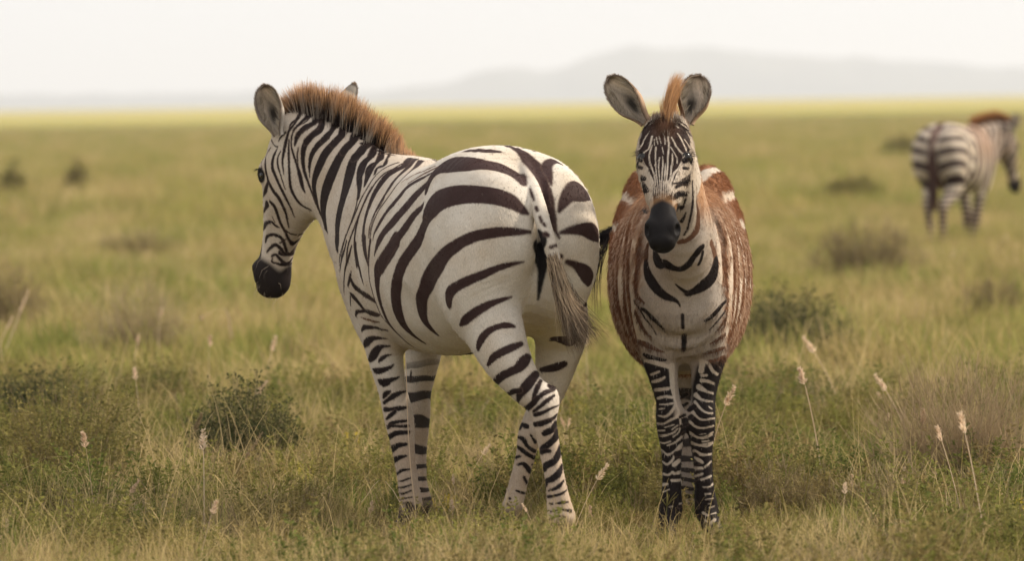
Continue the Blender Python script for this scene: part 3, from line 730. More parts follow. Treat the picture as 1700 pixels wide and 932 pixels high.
('k', 'mN', [(-655, 1606, 1409, 92), (-663, 1579, 1392, 82), (-708, 1573, 1366, 91), (-731, 1578, 1344, 95), (-740, 1578, 1313, 36)]),
('k', 'mN', [(-727, 1570, 1304, 20), (-732, 1568, 1273, 28), (-727, 1562, 1233, 18)]),
('k', 'mN', [(-682, 1620, 1414, 77), (-701, 1591, 1393, 36), (-731, 1588, 1377, 37), (-749, 1590, 1348, 32), (-753, 1586, 1317, 26), (-747, 1578, 1286, 35), (-734, 1566, 1246, 44), (-723, 1557, 1206, 76), (-715, 1552, 1170, 73), (-706, 1547, 1148, 27)]),
('k', 'mN', [(-760, 1594, 1331, 27), (-762, 1588, 1295, 34), (-761, 1581, 1255, 43), (-760, 1576, 1211, 51), (-756, 1577, 1166, 52), (-741, 1575, 1130, 57), (-717, 1569, 1103, 48), (-687, 1553, 1088, 36)]),
('k', 'mN', [(-712, 1690, 1433, 36), (-718, 1669, 1431, 61), (-730, 1613, 1404, 76), (-752, 1605, 1387, 46), (-759, 1599, 1365, 28)]),
('k', 'mN', [(-695, 1690, 1429, 49), (-696, 1619, 1412, 89), (-720, 1593, 1388, 62), (-745, 1590, 1364, 36)]),
('k', 'mN', [(-665, 1658, 1420, 54), (-669, 1584, 1394, 94), (-702, 1577, 1375, 95), (-727, 1577, 1351, 74)]),
('k', 'mN', [(-632, 1625, 1410, 67), (-646, 1546, 1368, 108), (-671, 1550, 1350, 114), (-700, 1560, 1324, 126)]),
('k', 'mN', [(-606, 1591, 1398, 58), (-607, 1520, 1367, 108), (-639, 1514, 1332, 140)]),
('k', 'mN', [(-573, 1557, 1385, 89), (-575, 1482, 1349, 154), (-602, 1474, 1319, 174)]),
('k', 'mN', [(-527, 1522, 1360, 111), (-535, 1438, 1327, 159), (-566, 1428, 1292, 178)]),
('k', 'mN', [(-486, 1457, 1330, 88), (-503, 1384, 1291, 152), (-530, 1382, 1270, 182)]),
('k', 'mN', [(-462, 1453, 1311, 66), (-467, 1343, 1278, 134), (-498, 1322, 1248, 216), (-508, 1275, 1214, 192), (-508, 1184, 1175, 139), (-512, 1128, 1132, 86)]),
('k', 'mN', [(-429, 1386, 1288, 57), (-443, 1267, 1256, 157), (-469, 1212, 1231, 208), (-481, 1166, 1201, 165), (-490, 1138, 1176, 78)]),
('k', 'H', [(-834, 1691, 1315, 18), (-843, 1692, 1284, 22), (-859, 1692, 1258, 22), (-859, 1678, 1233, 27)]),
('k', 'H', [(-826, 1653, 1304, 26), (-843, 1677, 1278, 27), (-846, 1668, 1251, 47), (-843, 1661, 1215, 54), (-834, 1651, 1184, 75), (-821, 1636, 1157, 82), (-800, 1621, 1131, 82), (-785, 1623, 1099, 66), (-775, 1637, 1067, 50), (-768, 1661, 1027, 21)]),
('k', 'H', [(-802, 1623, 1302, 25), (-816, 1632, 1273, 67), (-821, 1632, 1238, 80), (-810, 1617, 1207, 68), (-792, 1603, 1166, 59), (-775, 1599, 1131, 51), (-758, 1607, 1094, 35), (-747, 1621, 1063, 16)]),
('k', 'H', [(-823, 1663, 1331, 33), (-811, 1636, 1311, 32), (-800, 1622, 1307, 28)]),
('k', 'H', [(-791, 1609, 1291, 23), (-801, 1614, 1269, 37), (-801, 1609, 1242, 42), (-792, 1598, 1211, 32), (-776, 1591, 1162, 17)]),
('k', 'H', [(-735, 1602, 1393, 41), (-749, 1596, 1375, 49), (-763, 1600, 1357, 45), (-772, 1601, 1322, 67), (-779, 1599, 1291, 61), (-784, 1597, 1260, 45), (-782, 1591, 1229, 28), (-780, 1589, 1211, 14)]),
('k', 'H', [(-772, 1608, 1357, 33), (-790, 1622, 1340, 42), (-797, 1625, 1327, 31)]),
('k', 'H', [(-839, 1660, 1180, 75), (-847, 1680, 1157, 106), (-858, 1721, 1134, 31)]),
('k', 'H', [(-844, 1695, 1108, 141), (-853, 1723, 1089, 72), (-860, 1759, 1077, 36)]),
('k', 'H', [(-832, 1669, 1117, 71), (-816, 1655, 1099, 96), (-806, 1665, 1067, 74), (-795, 1673, 1036, 61), (-780, 1679, 1008, 49), (-772, 1693, 986, 39)]),
('k', 'H', [(-862, 1793, 1011, 45), (-854, 1744, 1035, 107), (-834, 1705, 1047, 59), (-819, 1696, 1035, 54), (-803, 1684, 1027, 29)]),
('k', 'H', [(-827, 1692, 1065, 20), (-818, 1691, 1045, 27)]),
('k', 'H', [(-798, 1670, 1045, 57), (-787, 1674, 1022, 46), (-777, 1684, 1000, 41), (-769, 1696, 981, 59), (-756, 1713, 970, 82), (-745, 1716, 976, 56)]),
('k', 'H', [(-787, 1674, 1022, 23), (-765, 1676, 1006, 28), (-743, 1684, 1001, 27)]),
('k', 'H', [(-854, 1759, 977, 53), (-849, 1747, 993, 62), (-830, 1720, 1002, 58), (-807, 1701, 997, 67), (-791, 1700, 982, 64), (-783, 1715, 954, 51), (-775, 1732, 933, 62), (-756, 1760, 935, 63), (-752, 1760, 944, 40), (-750, 1759, 950, 18)]),
('k', 'H', [(-850, 1756, 941, 34), (-833, 1737, 959, 54), (-817, 1721, 966, 65), (-801, 1717, 954, 67), (-788, 1725, 936, 52), (-780, 1732, 929, 28)]),
('k', 'H', [(-832, 1741, 927, 37), (-818, 1732, 932, 44), (-805, 1733, 918, 53), (-790, 1742, 902, 61), (-775, 1756, 897, 67), (-763, 1793, 907, 31), (-762, 1791, 918, 18)]),
('k', 'H', [(-866, 1794, 980, 58), (-872, 1794, 947, 99), (-888, 1795, 910, 126), (-901, 1819, 877, 135)]),
('k', 'H', [(-740, 1754, 972, 31), (-732, 1730, 986, 20)]),
('k', 'H', [(-643, 1489, 1003, 20), (-643, 1489, 1006, 15)]),
]
FOAL_MARKS = [
('k', '', [(466, 584, 952, 126), (476, 568, 927, 311), (492, 544, 915, 167), (508, 521, 911, 203), (533, 509, 899, 129), (554, 500, 898, 118), (575, 487, 913, 120), (591, 479, 936, 109), (608, 478, 957, 138), (621, 485, 969, 101)]),
('k', '', [(622, 494, 952, 59), (617, 500, 931, 69), (609, 506, 912, 75)]),
('n', '', [(651, 531, 980, 126), (665, 587, 940, 168), (667, 603, 910, 241)]),
('k', '', [(667, 602, 915, 208), (662, 602, 885, 262), (649, 594, 860, 248), (623, 582, 840, 223), (597, 579, 823, 145), (576, 580, 815, 117), (568, 583, 809, 46)]),
('k', '', [(534, 564, 846, 31), (551, 571, 831, 57), (568, 577, 820, 68)]),
('n', '', [(447, 651, 972, 126), (442, 646, 942, 176), (440, 642, 913, 162)]),
('k', '', [(440, 642, 913, 159), (443, 632, 883, 209), (457, 616, 854, 211), (476, 605, 828, 181), (500, 598, 807, 140), (526, 594, 796, 89), (542, 596, 785, 47), (549, 600, 770, 21)]),
('k', '', [(556, 606, 743, 59), (557, 622, 700, 51)]),
('k', '', [(564, 650, 679, 73), (562, 662, 655, 85), (560, 670, 629, 85)]),
('k', '', [(561, 655, 673, 84), (561, 664, 646, 84), (561, 685, 624, 57)]),
('k', '', [(423, 671, 763, 60), (438, 656, 755, 81), (458, 640, 734, 92), (479, 635, 713, 67), (496, 640, 696, 31)]),
('k', '', [(401, 704, 788, 52), (417, 679, 763, 41), (437, 666, 729, 38), (454, 660, 708, 30), (471, 664, 678, 18)]),
('n', '', [(405, 692, 822, 79), (417, 674, 797, 74), (434, 653, 783, 35)]),
('n', '', [(405, 706, 750, 106), (421, 691, 712, 94), (437, 682, 686, 75), (454, 675, 669, 30)]),
('k', '', [(627, 624, 722, 30), (644, 631, 730, 81), (666, 644, 748, 109), (688, 663, 772, 72), (702, 679, 784, 50)]),
('k', '', [(645, 659, 690, 20), (671, 662, 717, 36), (697, 680, 750, 48)]),
('n', '', [(666, 675, 683, 30), (688, 685, 708, 69), (702, 696, 724, 71)]),
('n', '', [(649, 689, 644, 29), (675, 696, 659, 64), (698, 716, 672, 77)]),
('n', '', [(542, 448, 985, 65), (561, 444, 991, 98), (586, 445, 1006, 103), (603, 450, 1028, 115), (606, 447, 1053, 103), (606, 439, 1082, 87), (598, 420, 1123, 55), (599, 413, 1170, 47)]),
('w', '', [(561, 440, 1001, 41), (580, 439, 1019, 61), (593, 437, 1047, 67), (598, 430, 1082, 52), (597, 418, 1123, 46), (597, 410, 1186, 48)]),
('k', '', [(560, 437, 1010, 32), (571, 432, 1029, 33), (577, 426, 1054, 41), (584, 419, 1082, 47), (589, 412, 1117, 46), (589, 404, 1155, 32), (588, 397, 1186, 27)]),
('k', '', [(552, 420, 1055, 64), (561, 414, 1070, 39), (566, 410, 1083, 17)]),
('k', 'L', [(431, 718, 611, 57), (449, 701, 602, 88), (472, 692, 596, 76), (502, 694, 592, 38)]),
('n', 'L', [(416, 727, 653, 77), (442, 695, 642, 96), (472, 686, 627, 57), (495, 686, 619, 31)]),
('n', 'L', [(626, 702, 610, 27), (649, 704, 616, 57), (680, 717, 624, 65), (696, 732, 629, 38)]),
('n', 'L', [(614, 720, 584, 19), (641, 714, 584, 50), (664, 718, 588, 57), (696, 746, 596, 77)]),
('k', 'L', [(641, 715, 575, 38), (660, 720, 565, 115), (676, 734, 553, 96)]),
('w', 'L', [(434, 721, 590, 44), (460, 698, 586, 73), (487, 694, 578, 73), (510, 699, 570, 64)]),
('w', 'L', [(454, 714, 544, 44), (479, 697, 554, 34)]),
('w', 'L', [(458, 719, 520, 49), (483, 699, 527, 54), (498, 697, 536, 29)]),
('w', 'L', [(467, 717, 493, 59), (494, 700, 496, 54), (519, 703, 499, 39)]),
('w', 'L', [(474, 715, 465, 44), (497, 699, 471, 44), (524, 702, 468, 44)]),
('w', 'L', [(480, 707, 446, 22), (497, 696, 446, 22), (523, 697, 449, 34)]),
('w', 'L', [(479, 705, 430, 29), (494, 694, 433, 19)]),
('w', 'L', [(475, 706, 409, 24), (496, 690, 406, 34), (515, 687, 419, 44), (529, 695, 438, 44), (531, 700, 449, 34)]),
('w', 'L', [(471, 715, 382, 29), (492, 692, 383, 29), (515, 686, 395, 34), (534, 690, 404, 44), (542, 698, 422, 39), (531, 701, 453, 34), (523, 706, 506, 73), (522, 707, 572, 98)]),
('w', 'L', [(473, 718, 359, 20), (495, 694, 360, 19)]),
('w', 'L', [(495, 692, 370, 19), (526, 689, 379, 22)]),
('w', 'L', [(518, 690, 362, 19), (538, 693, 377, 24)]),
('w', 'L', [(475, 742, 340, 25), (495, 697, 342, 29), (522, 691, 352, 24), (538, 695, 365, 22)]),
('w', 'L', [(522, 694, 338, 22), (541, 699, 353, 24), (547, 701, 376, 34), (546, 698, 403, 34)]),
('w', 'L', [(479, 742, 319, 25), (495, 704, 318, 24), (514, 696, 323, 19)]),
('w', 'L', [(618, 718, 587, 73), (641, 715, 579, 49), (656, 720, 554, 54), (672, 733, 541, 44)]),
('w', 'L', [(622, 718, 575, 98), (618, 720, 554, 98)]),
('w', 'L', [(621, 719, 539, 54), (636, 716, 539, 39)]),
('w', 'L', [(619, 720, 522, 64), (640, 718, 519, 49), (659, 728, 511, 39)]),
('w', 'L', [(611, 723, 500, 98), (636, 720, 485, 44), (657, 732, 478, 34)]),
('w', 'L', [(601, 729, 473, 83), (616, 718, 460, 44), (635, 718, 454, 39), (655, 730, 451, 25)]),
('w', 'L', [(597, 725, 451, 49), (616, 710, 428, 39), (634, 710, 416, 34), (654, 722, 413, 29)]),
('w', 'L', [(643, 717, 435, 20), (652, 723, 427, 20)]),
('w', 'L', [(587, 721, 420, 64), (600, 710, 405, 39), (619, 706, 393, 34), (660, 730, 396, 34)]),
('w', 'L', [(579, 720, 386, 49), (599, 712, 369, 39), (622, 709, 365, 34), (657, 728, 371, 29)]),
('w', 'L', [(580, 727, 351, 39), (599, 718, 336, 34), (622, 714, 334, 24), (655, 730, 350, 29)]),
('w', 'L', [(611, 713, 344, 17), (630, 713, 346, 15)]),
('w', 'L', [(618, 716, 320, 17), (643, 724, 323, 15)]),
('w', 'L', [(584, 737, 318, 34), (607, 721, 308, 34), (653, 739, 316, 30)]),
('w', 'L', [(475, 742, 345, 26), (497, 696, 345, 21), (530, 693, 354, 21)]),
('w', 'L', [(479, 742, 320, 31), (493, 705, 318, 23), (513, 696, 324, 21)]),
('w', 'L', [(503, 702, 310, 26), (525, 699, 318, 28), (546, 707, 333, 41), (559, 722, 348, 36)]),
('w', 'L', [(485, 725, 295, 21), (503, 707, 279, 36), (525, 704, 289, 31), (542, 711, 301, 78), (555, 732, 315, 52)]),
('w', 'L', [(487, 733, 255, 31), (502, 710, 247, 36), (519, 706, 261, 36), (525, 705, 277, 26)]),
('w', 'L', [(525, 707, 246, 78), (541, 717, 258, 67)]),
('w', 'L', [(490, 725, 215, 41), (504, 710, 212, 36), (520, 707, 222, 36)]),
('w', 'L', [(524, 707, 216, 46), (547, 735, 220, 57)]),
('w', 'L', [(488, 727, 179, 52), (501, 711, 182, 36)]),
('w', 'L', [(516, 706, 194, 46), (545, 726, 194, 46)]),
('w', 'L', [(487, 723, 155, 21), (507, 707, 164, 21)]),
('w', 'L', [(506, 705, 107, 16), (518, 705, 108, 13)]),
('w', 'L', [(541, 716, 116, 21), (550, 733, 117, 16)]),
('w', 'L', [(581, 728, 346, 36), (603, 716, 334, 31), (627, 715, 331, 26), (652, 727, 342, 26)]),
('w', 'L', [(619, 717, 319, 13), (637, 721, 320, 13)]),
('w', 'L', [(587, 735, 313, 47), (611, 720, 307, 31), (635, 723, 304, 31), (654, 743, 313, 31)]),
('w', 'L', [(593, 736, 288, 62), (619, 724, 276, 46), (648, 740, 277, 31)]),
('w', 'L', [(595, 739, 266, 36), (610, 727, 256, 67), (620, 726, 250, 36)]),
('w', 'L', [(626, 727, 235, 36), (647, 742, 252, 31)]),
('w', 'L', [(596, 741, 231, 52), (614, 727, 232, 52), (620, 726, 230, 26)]),
('w', 'L', [(594, 749, 204, 36), (618, 727, 213, 41)]),
('w', 'L', [(614, 728, 193, 41), (646, 739, 204, 41)]),
('w', 'L', [(621, 727, 169, 26), (642, 732, 170, 26), (652, 747, 177, 41)]),
('w', 'L', [(625, 726, 146, 21), (645, 732, 146, 21)]),
('w', 'L', [(627, 725, 128, 16), (653, 736, 131, 16)]),
('w', 'L', [(635, 725, 113, 10), (645, 728, 113, 10)]),
('w', 'L', [(638, 725, 100, 18), (657, 735, 105, 16)]),
('w', 'L', [(618, 724, 84, 41), (634, 714, 76, 36)]),
('w', 'L', [(644, 716, 80, 21), (661, 728, 83, 21)]),
('w', 'L', [(625, 711, 60, 41), (631, 706, 56, 26)]),
('w', 'L', [(630, 697, 29, 46), (643, 699, 49, 57), (656, 708, 62, 52)]),
('w', 'L', [(630, 690, 15, 62), (650, 681, 20, 62)]),
('k', 'L', [(585, 1737, 417, 81), (601, 1731, 425, 61)]),
('k', 'L', [(589, 1748, 384, 61), (603, 1746, 392, 48)]),
('k', 'L', [(546, 698, 403, 46), (562, 719, 409, 57)]),
('k', 'L', [(549, 703, 372, 57), (569, 722, 378, 46)]),
('k', 'L', [(578, 734, 427, 96), (595, 721, 436, 77)]),
('k', 'L', [(579, 721, 401, 77), (585, 718, 405, 57)]),
('k', 'L', [(553, 713, 344, 38), (561, 725, 351, 38)]),
('k', 'L', [(533, 708, 281, 101), (550, 733, 283, 101)]),
('k', 'L', [(539, 714, 106, 40), (547, 725, 107, 40)]),
('k', 'L', [(595, 736, 278, 61), (603, 729, 274, 40)]),
('k', 'L', [(594, 742, 245, 61), (606, 730, 248, 40)]),
('k', 'L', [(594, 747, 216, 36), (610, 729, 221, 32)]),
('k', 'L', [(594, 751, 192, 36), (610, 730, 201, 36)]),
('k', 'L', [(593, 752, 115, 81), (600, 738, 103, 61)]),
('k', 'L', [(608, 732, 71, 61), (612, 727, 67, 40)]),
('w', 'H', [(445, 264, 1292, 25), (427, 257, 1277, 28), (424, 250, 1258, 30), (434, 236, 1234, 30), (445, 214, 1212, 28), (454, 197, 1193, 25), (459, 179, 1172, 22), (460, 167, 1153, 20)]),
('w', 'H', [(457, 293, 1332, 34), (452, 277, 1311, 34), (445, 264, 1292, 23)]),
('w', 'H', [(457, 270, 1304, 24), (447, 252, 1277, 25), (447, 240, 1255, 28), (454, 221, 1230, 25), (461, 202, 1206, 22), (463, 184, 1181, 19), (467, 163, 1153, 17)]),
('w', 'H', [(468, 261, 1298, 25), (466, 241, 1267, 22), (466, 224, 1243, 19), (467, 203, 1212, 19), (470, 181, 1181, 15), (472, 162, 1153, 14)]),
('w', 'H', [(479, 236, 1264, 19), (475, 220, 1239, 20), (476, 201, 1212, 17), (477, 179, 1181, 14), (477, 160, 1153, 12)]),
('w', 'H', [(489, 236, 1267, 14), (489, 220, 1242, 20), (486, 204, 1218, 20), (483, 178, 1181, 15), (481, 159, 1153, 14)]),
('w', 'H', [(497, 221, 1245, 14), (495, 203, 1218, 20), (491, 182, 1187, 17), (487, 158, 1153, 14)]),
('w', 'H', [(508, 282, 1332, 22), (510, 258, 1301, 25), (506, 237, 1270, 28), (504, 217, 1239, 25), (501, 199, 1211, 22), (497, 177, 1181, 19), (493, 158, 1153, 15)]),
('w', 'H', [(520, 242, 1276, 19), (520, 228, 1254, 28), (515, 212, 1230, 28), (512, 195, 1205, 22), (504, 178, 1181, 22), (500, 159, 1152, 19)]),
('w', 'H', [(516, 256, 1297, 19), (528, 243, 1276, 19), (535, 234, 1260, 22), (534, 226, 1246, 22)]),
('w', 'H', [(520, 280, 1328, 23), (532, 262, 1303, 27), (547, 248, 1281, 32), (557, 241, 1271, 31), (552, 234, 1254, 34), (539, 218, 1229, 34), (524, 204, 1214, 34), (516, 188, 1193, 34), (509, 172, 1171, 25), (506, 160, 1152, 22)]),
('w', 'H', [(545, 217, 1223, 19), (532, 201, 1205, 22), (523, 186, 1186, 22), (517, 173, 1168, 22), (511, 162, 1152, 19)]),
('w', 'H', [(524, 173, 1162, 22), (540, 191, 1174, 25), (553, 209, 1182, 19)]),
('w', 'H', [(429, 239, 1231, 18), (436, 218, 1206, 21), (445, 198, 1184, 21), (450, 176, 1153, 19)]),
('w', 'H', [(540, 294, 1340, 22), (554, 278, 1315, 26), (563, 260, 1294, 26), (567, 249, 1278, 21)]),
('w', 'H', [(569, 319, 1346, 21), (583, 307, 1315, 31), (587, 293, 1290, 43)]),
('w', 'H', [(561, 287, 1321, 16), (573, 280, 1303, 19), (578, 264, 1281, 37)]),
('w', 'H', [(450, 313, 1348, 21), (434, 301, 1323, 26), (420, 287, 1299, 41), (409, 288, 1277, 43)]),
('w', 'H', [(429, 354, 1351, 19), (419, 325, 1323, 37), (409, 328, 1298, 19), (408, 335, 1283, 19)]),
('w', 'H', [(578, 262, 1279, 61), (587, 281, 1274, 49)]),
('w', 'H', [(407, 335, 1276, 31), (408, 295, 1272, 43)]),
('w', 'H', [(421, 337, 1332, 28), (411, 335, 1307, 25)]),
('w', 'H', [(595, 437, 1301, 22), (598, 431, 1282, 22)]),
('w', 'H', [(492, 357, 1400, 35), (467, 356, 1391, 36), (445, 361, 1376, 50), (433, 370, 1360, 19)]),
('w', 'H', [(495, 342, 1388, 24), (476, 340, 1382, 22), (451, 341, 1370, 26)]),
('w', 'H', [(492, 370, 1405, 16), (466, 370, 1398, 16), (445, 370, 1381, 16)]),
('w', 'H', [(511, 354, 1400, 26), (535, 337, 1381, 30), (557, 335, 1368, 36), (572, 341, 1355, 31)]),
('w', 'H', [(507, 340, 1387, 22), (525, 324, 1372, 24), (544, 314, 1359, 21)]),
('w', 'H', [(516, 370, 1406, 14), (542, 350, 1390, 21), (564, 353, 1374, 28), (577, 376, 1361, 25)]),
('w', 'H', [(480, 286, 1332, 12), (485, 267, 1310, 12)]),
('w', 'H', [(471, 285, 1329, 12), (475, 267, 1307, 12)]),
('w', 'H', [(497, 286, 1335, 12), (499, 263, 1307, 12)]),
('w', 'H', [(464, 282, 1323, 13), (464, 267, 1304, 12)]),
('w', 'H', [(488, 258, 1298, 12), (492, 242, 1276, 12)]),
('w', 'H', [(445, 202, 1191, 16), (452, 185, 1173, 15), (453, 172, 1151, 15)]),
('w', 'H', [(452, 196, 1191, 16), (458, 181, 1173, 13), (459, 165, 1148, 12)]),
('w', 'H', [(462, 191, 1191, 14), (465, 173, 1166, 11), (465, 155, 1139, 10)]),
('w', 'H', [(468, 189, 1191, 14), (472, 171, 1166, 11), (471, 150, 1136, 9)]),
('w', 'H', [(478, 186, 1191, 12), (478, 167, 1163, 11), (477, 146, 1133, 9)]),
('w', 'H', [(482, 185, 1191, 12), (482, 166, 1163, 11), (482, 145, 1133, 9)]),
('w', 'H', [(489, 185, 1191, 12), (488, 166, 1163, 11), (488, 144, 1133, 9)]),
('w', 'H', [(495, 184, 1191, 14), (495, 165, 1163, 12), (493, 149, 1139, 11)]),
('w', 'H', [(502, 184, 1191, 15), (501, 166, 1163, 12), (499, 151, 1142, 11)]),
('w', 'H', [(507, 185, 1190, 19), (506, 166, 1163, 14), (504, 155, 1144, 12)]),
('w', 'H', [(513, 186, 1190, 19), (513, 174, 1172, 14), (510, 158, 1147, 13)]),
('w', 'H', [(525, 186, 1184, 22), (520, 173, 1166, 19), (517, 161, 1144, 17)]),
('w', 'H', [(433, 214, 1191, 22), (443, 194, 1176, 17), (445, 181, 1154, 17)]),
('k', 'H', [(410, 275, 1237, 62), (423, 245, 1231, 53)]),
('k', 'H', [(420, 244, 1200, 96), (431, 219, 1197, 62)]),
('k', 'H', [(425, 235, 1167, 186), (438, 194, 1161, 57)]),
('k', 'H', [(426, 225, 1168, 185), (439, 191, 1159, 61)]),
('k', 'H', [(437, 795, 1090, 80), (444, 749, 1086, 97), (451, 714, 1082, 96)]),
('k', 'H', [(528, 178, 1168, 40), (537, 189, 1175, 68), (550, 205, 1183, 104), (572, 255, 1191, 204)]),
('k', 'H', [(537, 181, 1152, 46), (568, 389, 1150, 42)]),
('k', 'H', [(520, 157, 1132, 33), (530, 171, 1142, 98), (550, 206, 1148, 97), (566, 391, 1141, 64), (564, 395, 1124, 39), (558, 400, 1105, 26)]),
('k', 'H', [(522, 182, 1181, 26), (544, 198, 1183, 47), (570, 252, 1187, 104)]),
('k', 'H', [(519, 126, 1088, 49), (532, 191, 1097, 228), (552, 401, 1099, 75), (558, 400, 1103, 49)]),
('k', 'H', [(555, 226, 1229, 55), (572, 244, 1228, 47)]),
('k', 'H', [(588, 286, 1249, 31), (582, 273, 1222, 31), (576, 272, 1191, 43), (576, 395, 1147, 25)]),
('k', 'H', [(406, 303, 1263, 47), (421, 252, 1255, 62)]),
('k', 'H', [(558, 235, 1253, 93), (585, 278, 1256, 62)]),
('k', 'H', [(407, 302, 1243, 31), (416, 256, 1237, 42)]),
]
# ---------------------------------------------------------------- the grown zebra seen from behind
def head_paint(V, col, z, k, young=False, es=.158):
    q = V - z['H'](0, 0, 0)
    s, f, x = q @ z['d']/k, q @ z['n']/k, q @ z['l']/k
    inh = (np.abs(x) < .14) & (f > -.24) & (f < .14) & (s > -.02) & (s < .62)
    if young:
        lim = .372 + .018*np.abs(x)/.05 + .03*(f < .0)
        tanz = inh*sst(lim-.050, lim-.005, s)*(f > -.02)*sst(.0, .03, s)
        col = lerp(col, np.array([.27, .15, .07]), tanz*.62)
    else:
        lim = .438 - .11*sst(.018, .045, f)*(np.abs(x) < .05) + .01*np.sin(x*90)
    m = inh*sst(lim-.012, lim+.014, s)
    dk = np.array([.010, .009, .010]) if young else np.array([.020, .015, .015])
    col = lerp(col, dk, m)
    for sg in (1, -1):
        e = np.linalg.norm(q/k - (z['d']*es+z['n']*.028+z['l']*.080*sg), axis=1)
        col = lerp(col, INK, 1-sst(.024, .030, e))
    return col, s, f, x, inh

def hooves(V, col, zt=.055):
    return lerp(col, np.array([.035, .028, .025]), 1-sst(zt-.012, zt, V[:, 2]))

def build_adult(vox=.006):
    z = adult(); v, f = skin(z['ops'], vox)
    me = refine(mesh_from('zebra', v, f)); V, N = get_vn(me)
    W, F, L, H = z['W'], z['F'], z['L'], z['H']
    b = V - W(0, 0, 0); bf, bl, bz = b @ F, b @ L, V[:, 2]
    col = np.tile(CREAM, (len(V), 1))
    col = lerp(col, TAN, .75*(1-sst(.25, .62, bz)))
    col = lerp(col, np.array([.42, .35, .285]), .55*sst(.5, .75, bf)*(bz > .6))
    col *= (1 + .05*wave_noise(V, 3, 5))[:, None]
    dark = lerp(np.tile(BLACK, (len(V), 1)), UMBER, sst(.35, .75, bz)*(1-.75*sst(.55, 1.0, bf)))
    soft = .0016 + .0030*sst(.55, .8, bz)*(1-sst(.3, .6, bf))*(np.abs(bl) < .12)
    z['white'] = CREAM
    ff = (bf > .62)*(bl < -.02)*(bz < .66)*1.0          # bands round the far foreleg
    far_b = sst(.10, .45, np.sin(bz*2*math.pi/(.030+.020*sst(.1, .5, bz)) + 1.3*wave_noise(V, 5, 14) + 1.2*np.sin(8*(bf-1.0))))*sst(.62, .50, bz)
    col = lerp(col, BLACK, ff*far_b*.92)
    col = paint(V, col, ADULT_MARKS, z, soften=soft, dark=dark)
    # dark belly line and sheath
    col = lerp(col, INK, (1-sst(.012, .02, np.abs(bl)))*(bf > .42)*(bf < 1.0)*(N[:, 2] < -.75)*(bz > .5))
    col, s, fh, x, inh = head_paint(V, col, z, 1.10)
    col = lerp(col, np.array([.085, .060, .048]), sst(.115, .075, bz)*.85); col = hooves(V, col, .07)
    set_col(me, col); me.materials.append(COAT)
    origin = np.array([*W(.5, 0, 0)[:2], 0.])
    ears = []
    eh = []
    for base, tip, fc, hw in ((at(463, 224, 19.62), at(436, 141, 19.60), np.array([-.30, -1, .05]), .047), (at(548, 214, 19.92), at(592, 140, 19.95), np.array([.9, .6, .1]), .040)):
        e, h = ear(base, tip, fc, hw); ears.append(e); eh.append(h)
    ob = add_body('zebra', me, ears, origin)
    # mane
    n = 10500; t = rng.beta(1.05, 1.0, n)
    tp = catmull([at(470, 212, 19.70), at(484, 192, 19.69), at(505, 184, 19.67), at(540, 188, 19.60), at(575, 201, 19.53), at(610, 224, 19.46), at(640, 246, 19.41), at(662, 260, 19.37), at(700, 266, 19.28)], 6)
    ln = np.interp(np.linspace(0, 1, len(tp)), [0, .08, .25, .5, .72, .86, .93, 1], [.055, .085, .108, .105, .098, .075, .035, .012])
    u = t*(len(tp)-1); i0 = np.minimum(u.astype(int), len(tp)-2); fr = (u-i0)[:, None]
    P0 = tp[i0]*(1-fr)+tp[i0+1]*fr; l_ = ln[i0]*(1-fr[:, 0])+ln[i0+1]*fr[:, 0]
    Tn = nrm(tp[np.minimum(i0+1, len(tp)-1)]-tp[np.maximum(i0-1, 0)])
    nl = nrm(np.cross(Tn, [0, 0, 1])); up = nrm(np.cross(nl, Tn)); up *= np.sign(up[:, 2:3])
    off = rng.normal(size=n)*.012
    P0 = P0 + nl*off[:, None] - up*(.018+np.abs(off)[:, None]*.9)
    clump = wave_noise(P0+nl*off[:, None]*2, 14, 9)
    d = nrm(up + nl*(off*7)[:, None] + Tn*(clump*.05 - .06)[:, None] + rng.normal(size=(n, 3))*.035)
    l_ = (l_*.92+.018)*rng.uniform(.72, 1.10, n)*(1+.12*clump)
    tt = np.array([0, .25, .5, .75, 1])[None, :, None]
    bend = nrm(rng.normal(size=(n, 3)))*.06 + Tn*(rng.normal(size=(n, 1))*.06 + .10*clump[:, None])
    P = P0[:, None] + d[:, None]*l_[:, None, None]*tt + bend[:, None]*l_[:, None, None]*tt**2.2
    kidx = np.arange(0, len(V), 3); kidx = kidx[(V[kidx, 2] > 1.15) & (bf[kidx] > .7)]
    near = sample_near(V[kidx], col[kidx], P0 - up*.040)
    tipc = np.where(rng.random((n, 1)) < .20, [[.10, .05, .03]], RUST*rng.uniform(.65, 1.35, (n, 1)))
    g = np.clip((tt[0, :, 0]-.56)/.26, 0, 1); jit = rng.uniform(-.25, .2, (n, 1)); gg = np.clip(g[None]+jit*(g[None] > 0), 0, 1)[..., None]
    mid = np.where(near[:, :1] > .3, near, near*.9)
    Cc = mid[:, None]*(1-gg) + tipc[:, None]*gg
    Cc[:, 3:] *= 1.15
    mane = ribbons(P, rng.uniform(.0014, .0028, n), np.clip(Cc, 0, 1))
    add_mesh('mane', *mane, HAIR, ob, origin)
    # tail hair
    n = 3800
    dk = catmull([at(915, 420, 18.33), at(922, 440, 18.32), at(931, 470, 18.31), at(937, 492, 18.31)], 5)
    t = rng.beta(1.6, 1.0, n); u = t*(len(dk)-1); i0 = np.minimum(u.astype(int), len(dk)-2)
    P0 = dk[i0]*(1-(u-i0)[:, None])+dk[i0+1]*(u-i0)[:, None] + rng.normal(size=(n, 3))*.009
    a = rng.normal(size=n)*.42+.55
    E = np.array([at(952+30*k_, 575-10*abs(k_)**1.5, 18.30) for k_ in a])
    E += rng.normal(size=(n, 3))*[.008, .03, .02]
